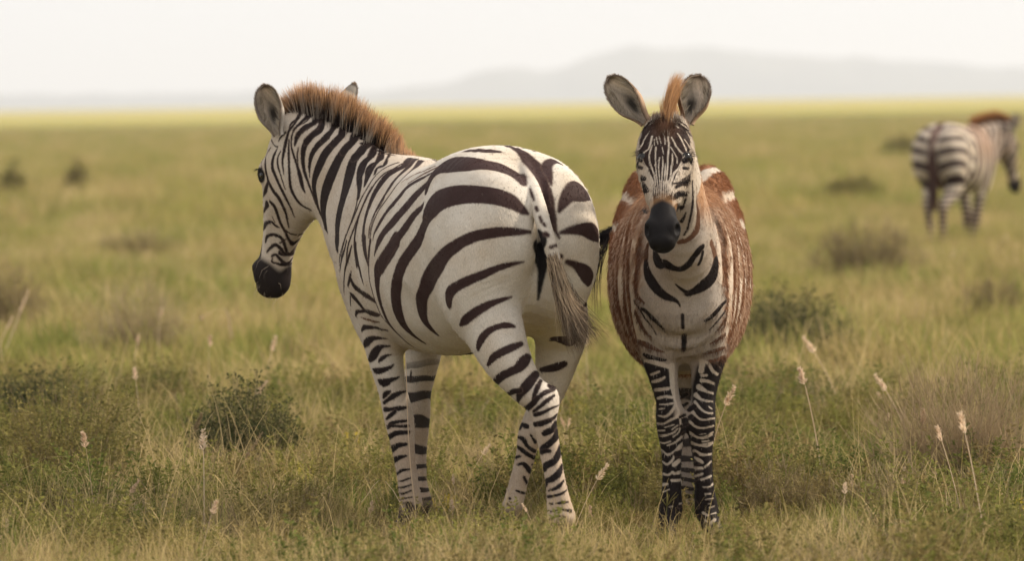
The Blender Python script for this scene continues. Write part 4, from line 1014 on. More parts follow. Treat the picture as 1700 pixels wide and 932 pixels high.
    frac = rng.uniform(.45, 1.08, n)**.8 * np.where(t < .4, .75, 1.0)
    E = P0 + (E-P0)*frac[:, None]
    M = P0*.5+E*.5 + np.array([-.012, -.012, -.004])*rng.uniform(.2, 1.6, (n, 1)) + rng.normal(size=(n, 3))*.005
    tt = np.linspace(0, 1, 7)[None, :, None]
    P = P0[:, None]*(1-tt)**2 + M[:, None]*2*tt*(1-tt) + E[:, None]*tt**2
    c0 = np.where(rng.random((n, 1)) < .75, [[.48, .37, .26]], [[.10, .065, .045]])*rng.uniform(.7, 1.2, (n, 1))
    gg = np.clip((tt-.45)/.6 + rng.uniform(-.35, .30, (n, 1, 1)), 0, 1)
    Cc = c0[:, None]*(1-gg) + np.array([.045, .03, .024])*gg
    tail1 = ribbons(P, rng.uniform(.0014, .0026, n), Cc)
    n = 90     # stray long hairs
    P0 = np.array([at(*q, 18.32) for q in np.c_[rng.uniform(930, 965, n), rng.uniform(470, 540, n)]])
    E = np.array([at(x_, y_, 18.3) for x_, y_ in np.c_[rng.uniform(960, 1022, n), rng.uniform(545, 592, n)]])
    P = P0[:, None]*(1-tt)**2 + (P0*.5+E*.5+[-.01, -.02, .012])[:, None]*2*tt*(1-tt) + E[:, None]*tt**2
    tail2 = ribbons(P, np.full(n, .0018), np.tile([.05, .033, .026], (n, 7, 1)))
    add_mesh('tail_tuft', *merge([tail1, tail2]), HAIR, ob, origin)
    flow = nrm(lerp(np.tile(-F*.6+np.array([0, 0, -.8]), (len(V), 1)), np.tile([0, 0, -1.], (len(V), 1)), sst(.7, .5, bz)))
    pick = np.where((V[:, 2] > .05) & ~(inh & (s > .40)) & ((V[:, 1] < 19.9)))[0]
    fz = fur(V, N, col, pick, 52000, .009, flow, width=.0018, lift=.16, jit=.12)
    brist = np.where(inh & (s > .42) & (s < .6))[0]
    wh = fur(V, N, np.tile([.45, .36, .26], (len(V), 1)), brist, 60, .045, np.tile(z['d'], (len(V), 1)), width=.0011, lift=.5)
    add_mesh('fur', *merge([fz, wh] + eh), HAIR, ob, origin)
    for sg in (1, -1):
        c = H(.158, .022, .076*sg); eyeball(ob, c, .021, origin)
        add_mesh('eyelashes', *lashes(H(.150, .026, .088*sg), nrm(z['l']*sg+z['n']*.5), z['d']), HAIR, ob, origin)
    return ob, z

def add_body(name, me, ears, origin):
    """body mesh with its ears joined on, moved to its own origin"""
    V, _ = get_vn(me)
    e = mesh_from('ears', *merge(ears)[:2]); set_col(e, merge(ears)[2]); e.materials.append(COAT)
    bm = bmesh.new(); bm.from_mesh(me); bm.from_mesh(e)
    me2 = bpy.data.meshes.new(name); bm.to_mesh(me2); bm.free()
    me2.materials.clear(); me2.materials.append(COAT)
    me2.transform(Matrix.Translation(-Vector(origin)))
    bpy.data.meshes.remove(me); bpy.data.meshes.remove(e)
    ob = bpy.data.objects.new(name, me2); COL.objects.link(ob); ob.location = origin
    return ob

def densify(me, z):
    """smaller faces on the front of the head, where the stripes are finest"""
    bm = bmesh.new(); bm.from_mesh(me); bm.verts.ensure_lookup_table()
    H0 = z['H'](0, 0, 0); q = get_vn(me)[0]-H0
    s, f, x = q @ z['d'], q @ z['n'], q @ z['l']
    ok = (np.abs(x) < .12) & (f > -.07) & (f < .13) & (s > -.03) & (s < .40)
    ed = [e for e in bm.edges if ok[e.verts[0].index] and ok[e.verts[1].index]]
    bmesh.ops.subdivide_edges(bm, edges=ed, cuts=1, use_grid_fill=True)
    bm.to_mesh(me); bm.free(); me.update()

# ---------------------------------------------------------------- the young zebra facing us
def build_foal(vox=.006):
    z = foal(); z['front'] = True; v, f = skin(z['ops'], vox)
    me = refine(mesh_from('young_zebra', v, f)); densify(me, z); V, N = get_vn(me)
    W, F, L, H = z['W'], z['F'], z['L'], z['H']
    b = V - W(0, 0, 0); bb, bl, bz = -(b @ F), b @ L, V[:, 2]
    white = np.array([.43, .37, .31]); z['white'] = white*1.1
    FUR = np.array([.37, .21, .12]); DKF = np.array([.17, .078, .042])
    wn = wave_noise(V*[1, 1, .35], 5, 21)
    ph = bb*2*math.pi/.080 + wn*2.2 + 1.6*(bz-.9) + .9*wave_noise(V*[1, 1, .5], 11, 23)
    st = .5+.5*np.sin(ph)
    side = sst(1.20, .92, bz)                       # pale streaks lower on the flanks
    wst = sst(.40, .62, st)*side*(.35+.65*sst(-.35, .25, wave_noise(V*[1, 1, .6], 9, 4)))
    dst = sst(.60, .15, st)*side
    col = np.tile(FUR, (len(V), 1)); col = lerp(col, DKF, dst*.9 + .35*(1-sst(-.05, .35, bl*1.0))*(bz < 1.1)*.75)  # dark streaks, plus shade painted on the flank away from the sun
    col = lerp(col, white*1.25, wst*.95)
    # broad pale patches between brown bars on the rump
    rump = sst(.80, .98, bb)*(bz > .6)
    rs = np.sin((bz*1.0 - np.abs(bl)*.7)*2*math.pi/.13 + .8 + .5*wn)
    col = lerp(col, lerp(np.tile(white*1.05, (len(V), 1)), np.array([.22, .095, .045]), sst(-.85, -.40, rs + .35*wave_noise(V, 14, 19))), rump)
    col = lerp(col, np.array([.13, .055, .03]), (1-sst(.012, .03, np.abs(bl)))*(bb > .3)*(N[:, 2] > .5)*.9)
    # pale chest and throat
    nk = V[:, 1] < 18.9 + 0*bz
    wob = .012*wave_noise(V, 6, 8) + .006*rng.normal(size=len(V))
    ch = (1-sst(.105, .145, np.abs(bl)*1.0 + wob + np.clip(.62-bz, 0, 1)*.0))*sst(.30, .16, bb)
    wob = wob + .010*wave_noise(V, 22, 9)
    tl = np.interp(bz, [.8, .95, 1.1, 1.2], [.14, .105, .055, .035])
    thr = sst(-.15, .30, -N[:, 1])*(bb < .30)*sst(tl+.01, tl-.012, np.abs(bl)+wob)
    col = lerp(col, white*np.array([.80, .80, .83]), np.clip(np.maximum(ch*sst(1.12, 1.0, bz)*(N[:, 1] < .3), thr), 0, 1))
    q = V - H(0, 0, 0); k = .88
    s, fh, x = q @ z['d']/k, q @ z['n']/k, q @ z['l']/k
    inh = (np.abs(x) < .13) & (fh > -.20) & (fh < .14) & (s > -.03) & (s < .62)
    col = lerp(col, white*1.05, inh*sst(.0, .05, s+.03))
    legf = (V[:, 1] < 19.35); leg_ = sst(.70, .60, bz)
    greyw = np.array([.27, .225, .19])
    col = lerp(col, greyw, sst(.66, .58, bz)*(np.abs(bl) < .16)*(legf*1.0)*(bb < .35))
    col = lerp(col, greyw, sst(.80, .66, bz)*(~legf)*(bb > .8))
    col *= (1+.06*wave_noise(V, 4, 2))[:, None]
    # dark lower forelegs
    px_c = np.interp(bz, [0, .5, .60], [.05, .055, .08])
    outer = np.abs(bl) - px_c
    dk = sst(.590, .565, bz + .03*np.clip(-outer*8, -1, 1) + .006*wave_noise(V, 12, 6))*legf*(bb < .4)
    dk *= np.where(bz > .40, sst(-.032-.0*bz, -.018, outer), 1)
    col = lerp(col, BLACK*.9, dk)
    hb = sst(-.15, .25, np.sin(bz*2*math.pi/(.030+.022*sst(.1, .6, bz)) + 1.4*wave_noise(V, 5, 15)))*sst(.80, .70, bz)
    col = lerp(col, BLACK, hb*(~legf)*(bb > .8)*.92)
    # dark face under its pale lines
    ff = inh*sst(-.002, .012, fh-.012+.30*np.maximum(0, .0))*sst(.01, .03, s)
    xl = np.interp(s, [0, .05, .17, .225, .30, .38, .5], [.075, .092, .092, .056, .036, .034, .03])
    face = inh*(1-sst(xl-.002, xl+.003, np.abs(x)))*(fh > .0)*sst(-.01, .01, s)
    col = lerp(col, np.array([.030, .018, .016]), face)
    col = lerp(col, np.array([.17, .085, .05]), face*np.exp(-((s-.05)/.045)**2-(x/.035)**2)*.9)
    col = paint(V, col, FOAL_MARKS, z, soft=.0011, both=False, rough=.55)
    col, s, fh, x, inh = head_paint(V, col, z, k, young=True, es=.168)
    col = hooves(V, col)
    set_col(me, col)
    origin = np.array([*W(.5, 0, 0)[:2], 0.])
    oc = np.array([.42, .30, .21])
    E, eh = [], []
    for base, tip, fc, hw, ln_ in ((at(1074, 203, 18.40), at(1008, 128, 18.42), np.array([-.35, -1, -.05]), .048, 0), (at(1141, 206, 18.42), at(1162, 123, 18.45), np.array([-.02, -1, -.05]), .050, 0)):
        e, h = ear(base, tip, fc, hw, outer=oc); E.append(e); eh.append(h)
    ob = add_body('young_zebra', me, E, origin)
    # forelock and the upright crest behind it
    n = 2300; t = rng.random(n); sel = rng.random(n)
    tp = np.array([at(1107, 212, 18.34), at(1108, 196, 18.40), at(1112, 205, 18.50), at(1124, 250, 18.66), at(1132, 300, 18.85), at(1136, 330, 19.0)])
    tp = catmull(tp, 5); u = np.where(sel < .45, t*.28, .1+t*.9)*(len(tp)-1); i0 = np.minimum(u.astype(int), len(tp)-2); fr = (u-i0)[:, None]
    P0 = tp[i0]*(1-fr)+tp[i0+1]*fr + rng.normal(size=(n, 3))*[.006, .012, .006]
    tips = np.where(sel < .10, 1, 0)
    d = nrm(np.array([.16, .05, 1.]) + rng.normal(size=(n, 3))*[.07, .12, .05])
    d = np.where(tips[:, None] == 1, nrm(np.array([-.10, -.1, 1.])+rng.normal(size=(n, 3))*.04), d)
    l_ = np.where(tips == 1, .075, .145)*rng.uniform(.6, 1.05, n)*np.where(u/len(tp) > .35, .65, 1.)
    tt = np.linspace(0, 1, 6)[None, :, None]
    P = P0[:, None] + d[:, None]*l_[:, None, None]*tt + (np.array([.28, .0, .0])+rng.normal(size=(n, 3))*.08)[:, None]*l_[:, None, None]*np.maximum(tt-.35, 0)**2*np.where(tips == 1, -.3, 1.)[:, None, None]
    c1 = RUST*rng.uniform(.7, 1.3, (n, 1)); c0 = np.where(rng.random((n, 1)) < .5, [[.08, .045, .035]], c1)
    g = np.clip(tt*2.2, 0, 1); add_mesh('mane', *ribbons(P, rng.uniform(.0014, .0026, n), c0[:, None]*(1-g)+c1[:, None]*g), HAIR, ob, origin)
    # swinging tail: a dark switch showing past the flank
    n = 900; t0 = rng.random(n)
    ctr = catmull([at(1140, 322, 19.93), at(1095, 350, 20.05), at(1050, 378, 20.0), at(1022, 388, 19.9), at(1000, 398, 19.80)], 5)
    u = (.25+.6*t0)*(len(ctr)-1); i0 = np.minimum(u.astype(int), len(ctr)-2)
    P0 = ctr[i0] + rng.normal(size=(n, 3))*.008
    E_ = np.array([at(a, b_, 19.75) for a, b_ in np.c_[rng.normal(995, 6, n), rng.normal(401, 7, n)]])
    Mx = P0*.5+E_*.5 + [0, 0, .016] + rng.normal(size=(n, 3))*.010
    P = P0[:, None]*(1-tt)**2 + Mx[:, None]*2*tt*(1-tt) + E_[:, None]*tt**2
    r1 = ribbons(P, rng.uniform(.002, .0035, n), np.tile([.018, .014, .015], (n, 6, 1)))
    n = 70
    P0 = np.array([at(a, b_, 19.75) for a, b_ in np.c_[rng.uniform(992, 1010, n), rng.uniform(395, 415, n)]])
    E_ = np.array([at(a, b_, 19.7) for a, b_ in np.c_[rng.uniform(972, 1000, n), rng.uniform(440, 535, n)]])
    P = P0[:, None]*(1-tt)**2 + (P0*.4+E_*.6+[-.012, 0, .03])[:, None]*2*tt*(1-tt) + E_[:, None]*tt**2
    r2 = ribbons(P, np.full(n, .0022), np.tile([.035, .024, .022], (n, 6, 1)))
    dock = Sweep([at(1140, 300, 19.78), at(1125, 325, 19.93), at(1095, 350, 20.02), at(1060, 374, 20.0)], [(.03, .03), (.028, .028), (.024, .024), (.012, .012)], (0, 0, 1.))
    dv, df = skin([('u', dock, .01)], .008)
    add_mesh('tail', *merge([r1, r2, (dv, df, np.tile([.25, .15, .1], (len(dv), 1)))]), HAIR, ob, origin)
    # shaggy baby coat
    flow = np.tile([0, 0, -1.], (len(V), 1)) - F*.25
    shag = np.where((bz > .52) & (bb > .0) & (col[:, 0] > col[:, 2]*1.7) & ~inh)[0]
    f1 = fur(V, N, col, shag, 60000, .019, flow, width=.0017, lift=.32, jit=.24, tip=1.3)
    rest = np.where((bz > .06) & ~(inh & (s > .36)))[0]
    f2 = fur(V, N, col, rest, 40000, .012, flow, width=.0016, lift=.22, jit=.14)
    fo = np.where(inh & (s < .10) & (fh > .02) & (np.abs(x) + .6*np.maximum(s-.03, 0) < .045 + .012*rng.normal(size=len(V))))[0]
    f3 = fur(V, N, col, fo, 1500, .022, -z['d']*.4+z['n']*.3+np.zeros((len(V), 3)), width=.0014, lift=.5, jit=.25, tip=1.6)
    chn = np.where((bz > .60) & (bz < .75) & (bb < .3) & (np.abs(bl) < .12))[0]
    f4 = fur(V, N, col, chn, 2500, .016, flow, width=.0013, lift=.15, jit=.15)
    add_mesh('fur', *merge([f1, f2, f3, f4] + eh), HAIR, ob, origin)
    for sg in (1, -1):
        c = H(.168, .034, .073*sg); eyeball(ob, c, .0235, origin)
        add_mesh('eyelashes', *lashes(H(.160, .038, .080*sg), nrm(z['l']*sg+z['n']*.7), z['d'], n=40, ln=.028), HAIR, ob, origin)
    return ob, z

# ---------------------------------------------------------------- the distant zebra
def build_far(vox=.013):
    z = adult(standing=True); v, f = skin(z['ops'], vox)
    me = refine(mesh_from('distant_zebra', v, f)); V, N = get_vn(me)
    W, F, L, H = z['W'], z['F'], z['L'], z['H']
    b = V - W(0, 0, 0); bf, bl, bz = b @ F, b @ L, V[:, 2]
    col = np.tile(np.array([.52, .45, .37]), (len(V), 1)); wn = wave_noise(V, 2.5, 31)
    col = lerp(col, np.array([.34, .18, .10]), sst(.35, .6, bf)*sst(.75, 1.1, bz)*.6)
    col = lerp(col, TAN*.8, .9*(1-sst(.35, .65, bz)))
    band = np.sin((bz - .45*np.abs(bl)**1.2 + .35*bf)*2*math.pi/.135 + .5*wn)
    rump = sst(.42, .34, bf)
    barrel = np.sin(bf*2*math.pi/.145 + .8*(bz-.9) + .5*wn)
    legb = np.sin(bz*2*math.pi/.05 + wn)
    ph = np.where(bz < .6, legb, band*rump + barrel*(1-rump))
    q = V-H(0, 0, 0); s = q @ z['d']
    col = lerp(col, np.array([.05, .03, .03]), sst(-.20, .10, ph)*np.where(np.abs(bl) < .055, .3, 1.))
    col = lerp(col, np.array([.09, .045, .04]), sst(.05, .03, np.abs(bl))*(bf < .5)*(bz > .4))
    nkm = sst(1.0, 1.12, bf)*(bz > .9); col = lerp(col, np.array([.42, .36, .30]), nkm*.6); col = lerp(col, np.array([.05, .03, .03]), nkm*sst(-.1, .3, np.sin((bf*1.1-bz*.5)*2*math.pi/.10)))
    col, *_ = head_paint(V, col, z, 1.10)
    n = 3000
    tp = np.array([at(470, 212, 19.70), at(484, 192, 19.69), at(540, 188, 19.60), at(610, 224, 19.46), at(662, 260, 19.37)]); tp = catmull(tp, 6)
    i = rng.integers(0, len(tp), n); P0 = tp[i]+rng.normal(size=(n, 3))*.01
    d = nrm(np.array([0, 0, 1.])+rng.normal(size=(n, 3))*.15)
    P = P0[:, None]+d[:, None]*.10*np.linspace(0, 1, 3)[None, :, None]
    mane = ribbons(P, np.full(n, .004), np.tile(np.array([[.08, .04, .03], [.30, .14, .06], [.45, .22, .09]]), (n, 1, 1)))
    dk = np.array([at(893, 340, 18.41), at(906, 385, 18.36), at(905, 470, 18.32), at(903, 600, 18.32)]); dk = catmull(dk, 5)
    i = rng.integers(5, len(dk)-4, n); P0 = dk[i]+rng.normal(size=(n, 3))*.012; P = np.stack([P0, P0+[0, 0, -.18], P0+np.array([0, 0, -.36])+rng.normal(size=(n, 3))*.02], 1)
    tail = ribbons(P, np.full(n, .004), np.tile([.10, .05, .04], (n, 3, 1)))
    e1 = ear(at(463, 224, 19.62), at(436, 141, 19.60), np.array([-.30, -1, .05]), .047)[0]; e2 = ear(at(548, 214, 19.92), at(592, 140, 19.95), np.array([.9, .6, .1]), .040)[0]
    c = W(.5, 0, 0)
    k = .92
    a = R(1)
    Rz = np.array([[math.cos(a), -math.sin(a), 0], [math.sin(a), math.cos(a), 0], [0, 0, 1]])
    def tf(P): Q = (P-c)*[-1, 1, 1]*k; Q[:, 2] -= .25*np.clip((P-c) @ F - .45, 0, 1); return Q @ Rz.T
    pos = at(1578, 0, 51.0); pos[2] = 0
    fl = lambda Fc: np.asarray(Fc)[:, ::-1]
    me2 = me
    co = tf(V); me2.vertices.foreach_set('co', co.astype(np.float32).ravel()); me2.flip_normals(); set_col(me2, col); me2.materials.append(COAT)
    ears = merge([(tf(e[0]), fl(e[1]), e[2]) for e in (e1, e2)])
    ob = add_body('distant_zebra', me2, [ears], np.zeros(3)); ob.location = pos
    add_mesh('mane', tf(mane[0]), mane[1], mane[2], HAIR, ob); add_mesh('tail_tuft', tf(tail[0]), tail[1], tail[2], HAIR, ob)
    return ob
# ---------------------------------------------------------------- setting
def tag(o, label=None, cat=None, group=None, kind=None):
    if label: o['label'] = label
    if cat: o['category'] = cat
    if group: o['group'] = group
    if kind: o['kind'] = kind
    return o

def nd(nt, t, **kw):
    n = nt.nodes.new(t)
    for k, v in kw.items(): setattr(n, k, v)
    return n

def ramp(nt, fac, stops):
    r = nt.nodes.new('ShaderNodeValToRGB'); e = r.color_ramp.elements
    e[0].position, e[0].color = stops[0][0], (*stops[0][1], 1); e[1].position, e[1].color = stops[-1][0], (*stops[-1][1], 1)
    for p, c in stops[1:-1]: x = e.new(p); x.color = (*c, 1)
    nt.links.new(fac, r.inputs[0]); return r.outputs[0]

def mixc(nt, f, a, b, mode='MIX'):
    m = nt.nodes.new('ShaderNodeMix'); m.data_type = 'RGBA'; m.blend_type = mode
    for s, v in ((0, f), ('A', a), ('B', b)):
        if hasattr(v, 'links'): nt.links.new(v, m.inputs[s])
        else: m.inputs[s].default_value = v if s == 0 else (*v, 1)
    return m.outputs['Result']

def noise_tex(nt, vec, scale, detail=4, rough=.55):
    n = nt.nodes.new('ShaderNodeTexNoise'); n.inputs['Scale'].default_value = scale; n.inputs['Detail'].default_value = detail; n.inputs['Roughness'].default_value = rough
    nt.links.new(vec, n.inputs['Vector']); return n.outputs[0]

OLIVE = (.155, .150, .040); GREEN = (.105, .135, .035); STRAW = (.34, .27, .125); EARTH = (.16, .115, .065)
YEL = (.30, .255, .080)

def ground_mat():
    m = bpy.data.materials.new('savanna_ground'); m.use_nodes = True; nt = m.node_tree; b = nt.nodes['Principled BSDF']
    g = nd(nt, 'ShaderNodeNewGeometry'); P = g.outputs['Position']
    sep = nd(nt, 'ShaderNodeSeparateXYZ'); nt.links.new(P, sep.inputs[0])
    mp = nd(nt, 'ShaderNodeMapping'); mp.inputs['Scale'].default_value = (1, .35, 1); nt.links.new(P, mp.inputs[0])
    n1 = noise_tex(nt, mp.outputs[0], .12, 6, .6); n2 = noise_tex(nt, P, 2.5, 6, .65); n3 = noise_tex(nt, mp.outputs[0], .025, 5, .6)
    near = ramp(nt, n2, [(.30, (.09, .068, .036)), (.48, (.20, .155, .07)), (.6, (.25, .21, .08)), (.75, (.36, .28, .14))])
    far = ramp(nt, n1, [(.32, (.15, .165, .046)), (.45, (.20, .20, .056)), (.56, (.24, .215, .070)), (.70, (.29, .25, .09))])
    far = mixc(nt, .5, far, ramp(nt, n3, [(.35, (.155, .17, .046)), (.65, (.27, .235, .08))]))
    def rng_(a, c):
        r = nd(nt, 'ShaderNodeMapRange'); r.inputs[1].default_value = a; r.inputs[2].default_value = c; nt.links.new(sep.outputs[1], r.inputs[0]); r.clamp = True; return r.outputs[0]
    c = mixc(nt, rng_(28, 60), near, far)
    # yellow flowering belt across the plain
    sx = nd(nt, 'ShaderNodeMath', operation='MULTIPLY_ADD'); nt.links.new(noise_tex(nt, P, .012, 3), sx.inputs[0]); sx.inputs[1].default_value = 160; nt.links.new(sep.outputs[1], sx.inputs[2])
    y1 = nd(nt, 'ShaderNodeMapRange'); y1.inputs[1].default_value = 540; y1.inputs[2].default_value = 700; nt.links.new(sx.outputs[0], y1.inputs[0])
    c = mixc(nt, y1.outputs[0], c, YEL)
    nt.links.new(c, b.inputs['Base Color']); b.inputs['Roughness'].default_value = 1; b.inputs['Specular IOR Level'].default_value = 0
    return m

def gh(x, y):
    """height of the ground"""
    return .018*np.sin(x*1.9+y*.7)*np.sin(y*1.3-x*.4) + .010*np.sin(x*5.1+1)*np.sin(y*4.3)

def near_flat(x, y): return gh(x, y)*np.clip((y-19.8)/3, 0, 1)*0 + gh(x, y)*.35

def build_ground():
    xs = np.r_[-14000, -9000, -5000, -2500, -1200, -500, -200, -80, -30, np.linspace(-9, 9, 150), 30, 80, 200, 500, 1200, 2500, 5000, 9000, 14000]
    ys = np.r_[-400, -100, -20, 5, np.linspace(12, 34, 170), np.geomspace(35, 16000, 90)]
    X, Y = np.meshgrid(xs, ys); Z = near_flat(X, Y)*(np.abs(X) < 12)*(Y > 10)*(Y < 60)
    V = np.stack([X, Y, Z], -1).reshape(-1, 3); idx = np.arange(X.size).reshape(X.shape)
    Fc = np.stack([idx[:-1, :-1], idx[:-1, 1:], idx[1:, 1:], idx[1:, :-1]], -1).reshape(-1, 4)
    me = mesh_from('ground', V, Fc); me.materials.append(ground_mat())
    o = bpy.data.objects.new('ground', me); COL.objects.link(o); tag(o, kind='structure')

def build_hills():
    m = bpy.data.materials.new('far_hillside'); m.use_nodes = True; nt = m.node_tree; b = nt.nodes['Principled BSDF']
    g = nd(nt, 'ShaderNodeNewGeometry'); nt.links.new(ramp(nt, noise_tex(nt, g.outputs['Position'], .004, 6), [(.35, (.045, .055, .045)), (.65, (.10, .10, .075))]), b.inputs['Base Color'])
    b.inputs['Roughness'].default_value = 1; b.inputs['Specular IOR Level'].default_value = 0
    for D, depth, prof in ((9000, 1500, [(480, 162), (560, 157), (620, 150), (700, 141), (760, 131), (820, 112), (858, 107), (900, 119), (935, 112), (980, 91), (1010, 81), (1060, 77), (1120, 78), (1200, 80), (1260, 85), (1300, 93), (1340, 91), (1400, 94), (1500, 99), (1600, 106), (1700, 113), (1800, 122), (1950, 135), (2150, 146)]),
                           (8700, 500, [(-700, 168), (-500, 158), (-300, 154), (-100, 153), (60, 155), (200, 154), (350, 152), (480, 151), (600, 150), (760, 149), (900, 148), (1100, 147), (1400, 146), (1700, 147), (2000, 144), (2300, 152)])):
        pr = np.array(prof, float); px = np.linspace(pr[0, 0], pr[-1, 0], 260); py = np.interp(px, pr[:, 0], pr[:, 1])
        py = np.convolve(np.pad(py, 3, 'edge'), np.ones(7)/7, 'valid') + .9*np.sin(px*.07)+.5*np.sin(px*.19+1)
        T = np.array([at(a, c, D) for a, c in zip(px, py)]); h = np.maximum(T[:, 2], 0)
        e = np.clip(np.minimum(np.arange(260), 259-np.arange(260))/18, 0, 1); h = h*e
        rows = []
        for v in np.linspace(-1, 1, 17):
            z = h*(1-v*v)**1.2*(1+.10*np.sin(px*.05+v*3)*(1-abs(v))*abs(v)*4) - 1.5
            rows.append(np.stack([T[:, 0]*(1+v*depth/D*.5), np.full(260, D)+v*depth, z], 1))
        V = np.concatenate(rows); idx = np.arange(17*260).reshape(17, 260)
        Fc = np.stack([idx[:-1, :-1], idx[:-1, 1:], idx[1:, 1:], idx[1:, :-1]], -1).reshape(-1, 4)
        me = mesh_from('hills', V, Fc); me.materials.append(m); o = bpy.data.objects.new('hills', me); COL.objects.link(o); tag(o, kind='structure')

def build_haze():
    bm = bmesh.new(); bmesh.ops.create_cube(bm, size=1)
    me = bpy.data.meshes.new('haze'); bm.to_mesh(me); bm.free()
    o = bpy.data.objects.new('haze', me); COL.objects.link(o)
    o.scale = (30000, 17600, 112); o.location = (0, 8200, 112/2-3)
    m = bpy.data.materials.new('haze'); m.use_nodes = True; nt = m.node_tree; nt.nodes.clear()
    out = nd(nt, 'ShaderNodeOutputMaterial'); v = nd(nt, 'ShaderNodeVolumePrincipled')
    v.inputs['Color'].default_value = (.93, .955, .99, 1); v.inputs['Density'].default_value = HAZE; v.inputs['Anisotropy'].default_value = .25
    nt.links.new(v.outputs[0], out.inputs['Volume']); me.materials.append(m)
    tag(o, kind='stuff')
HAZE = 2.05e-4

# ---------------------------------------------------------------- plants
def leaf_mat(name, base, alt, dry=None, tr=.35, scale=1.2):
    """foliage whose tint drifts from place to place and from plant to plant"""
    m = bpy.data.materials.new(name); m.use_nodes = True; nt = m.node_tree; nt.nodes.clear()
    out = nd(nt, 'ShaderNodeOutputMaterial'); g = nd(nt, 'ShaderNodeNewGeometry'); oi = nd(nt, 'ShaderNodeObjectInfo')
    at_ = nd(nt, 'ShaderNodeAttribute'); at_.attribute_name = 'shade'
    c = mixc(nt, ramp(nt, noise_tex(nt, g.outputs['Position'], scale, 3), [(.38, (0, 0, 0)), (.62, (1, 1, 1))]), base, alt)
    if dry: c = mixc(nt, ramp(nt, oi.outputs['Random'], [(.45, (0, 0, 0)), (.95, (1, 1, 1))]), c, dry)
    c = mixc(nt, 1.0, c, at_.outputs['Color'], 'MULTIPLY')
    d = nd(nt, 'ShaderNodeBsdfDiffuse'); t = nd(nt, 'ShaderNodeBsdfTranslucent'); mx = nd(nt, 'ShaderNodeMixShader'); mx.inputs[0].default_value = tr
    nt.links.new(c, d.inputs[0]); nt.links.new(c, t.inputs[0]); nt.links.new(d.outputs[0], mx.inputs[1]); nt.links.new(t.outputs[0], mx.inputs[2]); nt.links.new(mx.outputs[0], out.inputs[0])
    return m

GR = random.Random(5)
class PB:
    """collects blades, leaves and stems of one plant"""
    def __init__(s): s.V, s.F, s.C = [], [], []
    def strip(s, pts, w0, w1, c0=1., c1=1., side=None):
        n = len(pts); o = len(s.V)
        if side is None: a = GR.uniform(0, 6.28); side = Vector((math.cos(a), math.sin(a), GR.uniform(-.3, .3)))
        for i, p in enumerate(pts):
            t = i/(n-1); w = (w0*(1-t)+w1*t)/2; c = c0*(1-t)+c1*t
            s.V += [p-side*w, p+side*w]; s.C += [c, c]
        for i in range(n-1): s.F.append((o+2*i, o+2*i+1, o+2*i+3, o+2*i+2))
    def blade(s, p, h, lean, w, c0=.7, c1=1.1, droop=.3, seg=3):
        a = GR.uniform(0, 6.28); d = Vector((math.cos(a), math.sin(a), 0)); pts = []
        for i in range(seg+1):
            t = i/seg; pts.append(p + d*(lean*h*(t**1.6)) + Vector((0, 0, h*(t - droop*t**3*lean))))
        s.strip(pts, w, w*.15, c0, c1)
    def leaf(s, p, d, L_, w, c=1.):
        a = Vector((GR.gauss(0, 1), GR.gauss(0, 1), GR.gauss(0, 1))); sd = d.cross(a); sd.normalize(); o = len(s.V)
        s.V += [p, p+d*L_*.5-sd*w, p+d*L_, p+d*L_*.5+sd*w]; s.C += [c*.9, c, c, c]; s.F.append((o, o+1, o+2, o+3))
    def head(s, p, d, L_, r, c=1., n=40):
        for i in range(n):
            t = GR.random(); q = p + d*(L_*t); v = Vector((GR.gauss(0, 1), GR.gauss(0, 1), GR.gauss(0, 1))); v.normalize()
            s.leaf(q, (d*.9+v*.7).normalized(), r*2.2*(1-.5*t), r*.28, c*GR.uniform(.8, 1.15))
    def mesh(s, name, mat):
        me = mesh_from(name, np.array([tuple(v) for v in s.V]), np.array(s.F))
        a = me.color_attributes.new('shade', 'FLOAT_COLOR', 'POINT'); c = np.array(s.C, np.float32)
        a.data.foreach_set('color', np.stack([c, c, c, np.ones_like(c)], 1).ravel()); me.materials.append(mat); return me

def U(a, b): return GR.uniform(a, b)

def tuft(n, r, h0, h1, lean, w):
    b = PB()
    for _ in range(n):
        a = U(0, 6.28); q = r*math.sqrt(GR.random()); b.blade(Vector((q*math.cos(a), q*math.sin(a), 0)), U(h0, h1), U(.1, lean), w*U(.7, 1.3), .75*U(.5, 1.1), 1.1*U(.7, 1.4))
    return b

def herb(n, h, leafl, spread=.5, lw=.4):
    b = PB()
    for _ in range(n):
        a = U(0, 6.28); d = Vector((math.cos(a)*U(.1, spread), math.sin(a)*U(.1, spread), 1)).normalized(); p = Vector((U(-.02, .02), U(-.02, .02), 0)); hh = h*U(.6, 1)
        pts = [p, p+d*hh*.5, p+(d+Vector((U(-.15, .15), U(-.15, .15), 0)))*hh]
        b.strip(pts, .0028, .0012, .6, .8)
        for i in range(int(hh/leafl*3.2)):
            t = U(.15, 1); q = pts[0].lerp(pts[2], t); v = Vector((GR.gauss(0, 1), GR.gauss(0, 1), U(0, 1.2))).normalized()
            b.leaf(q, v, leafl*U(.6, 1.2), leafl*lw*.5, U(.55, 1.4))
    return b

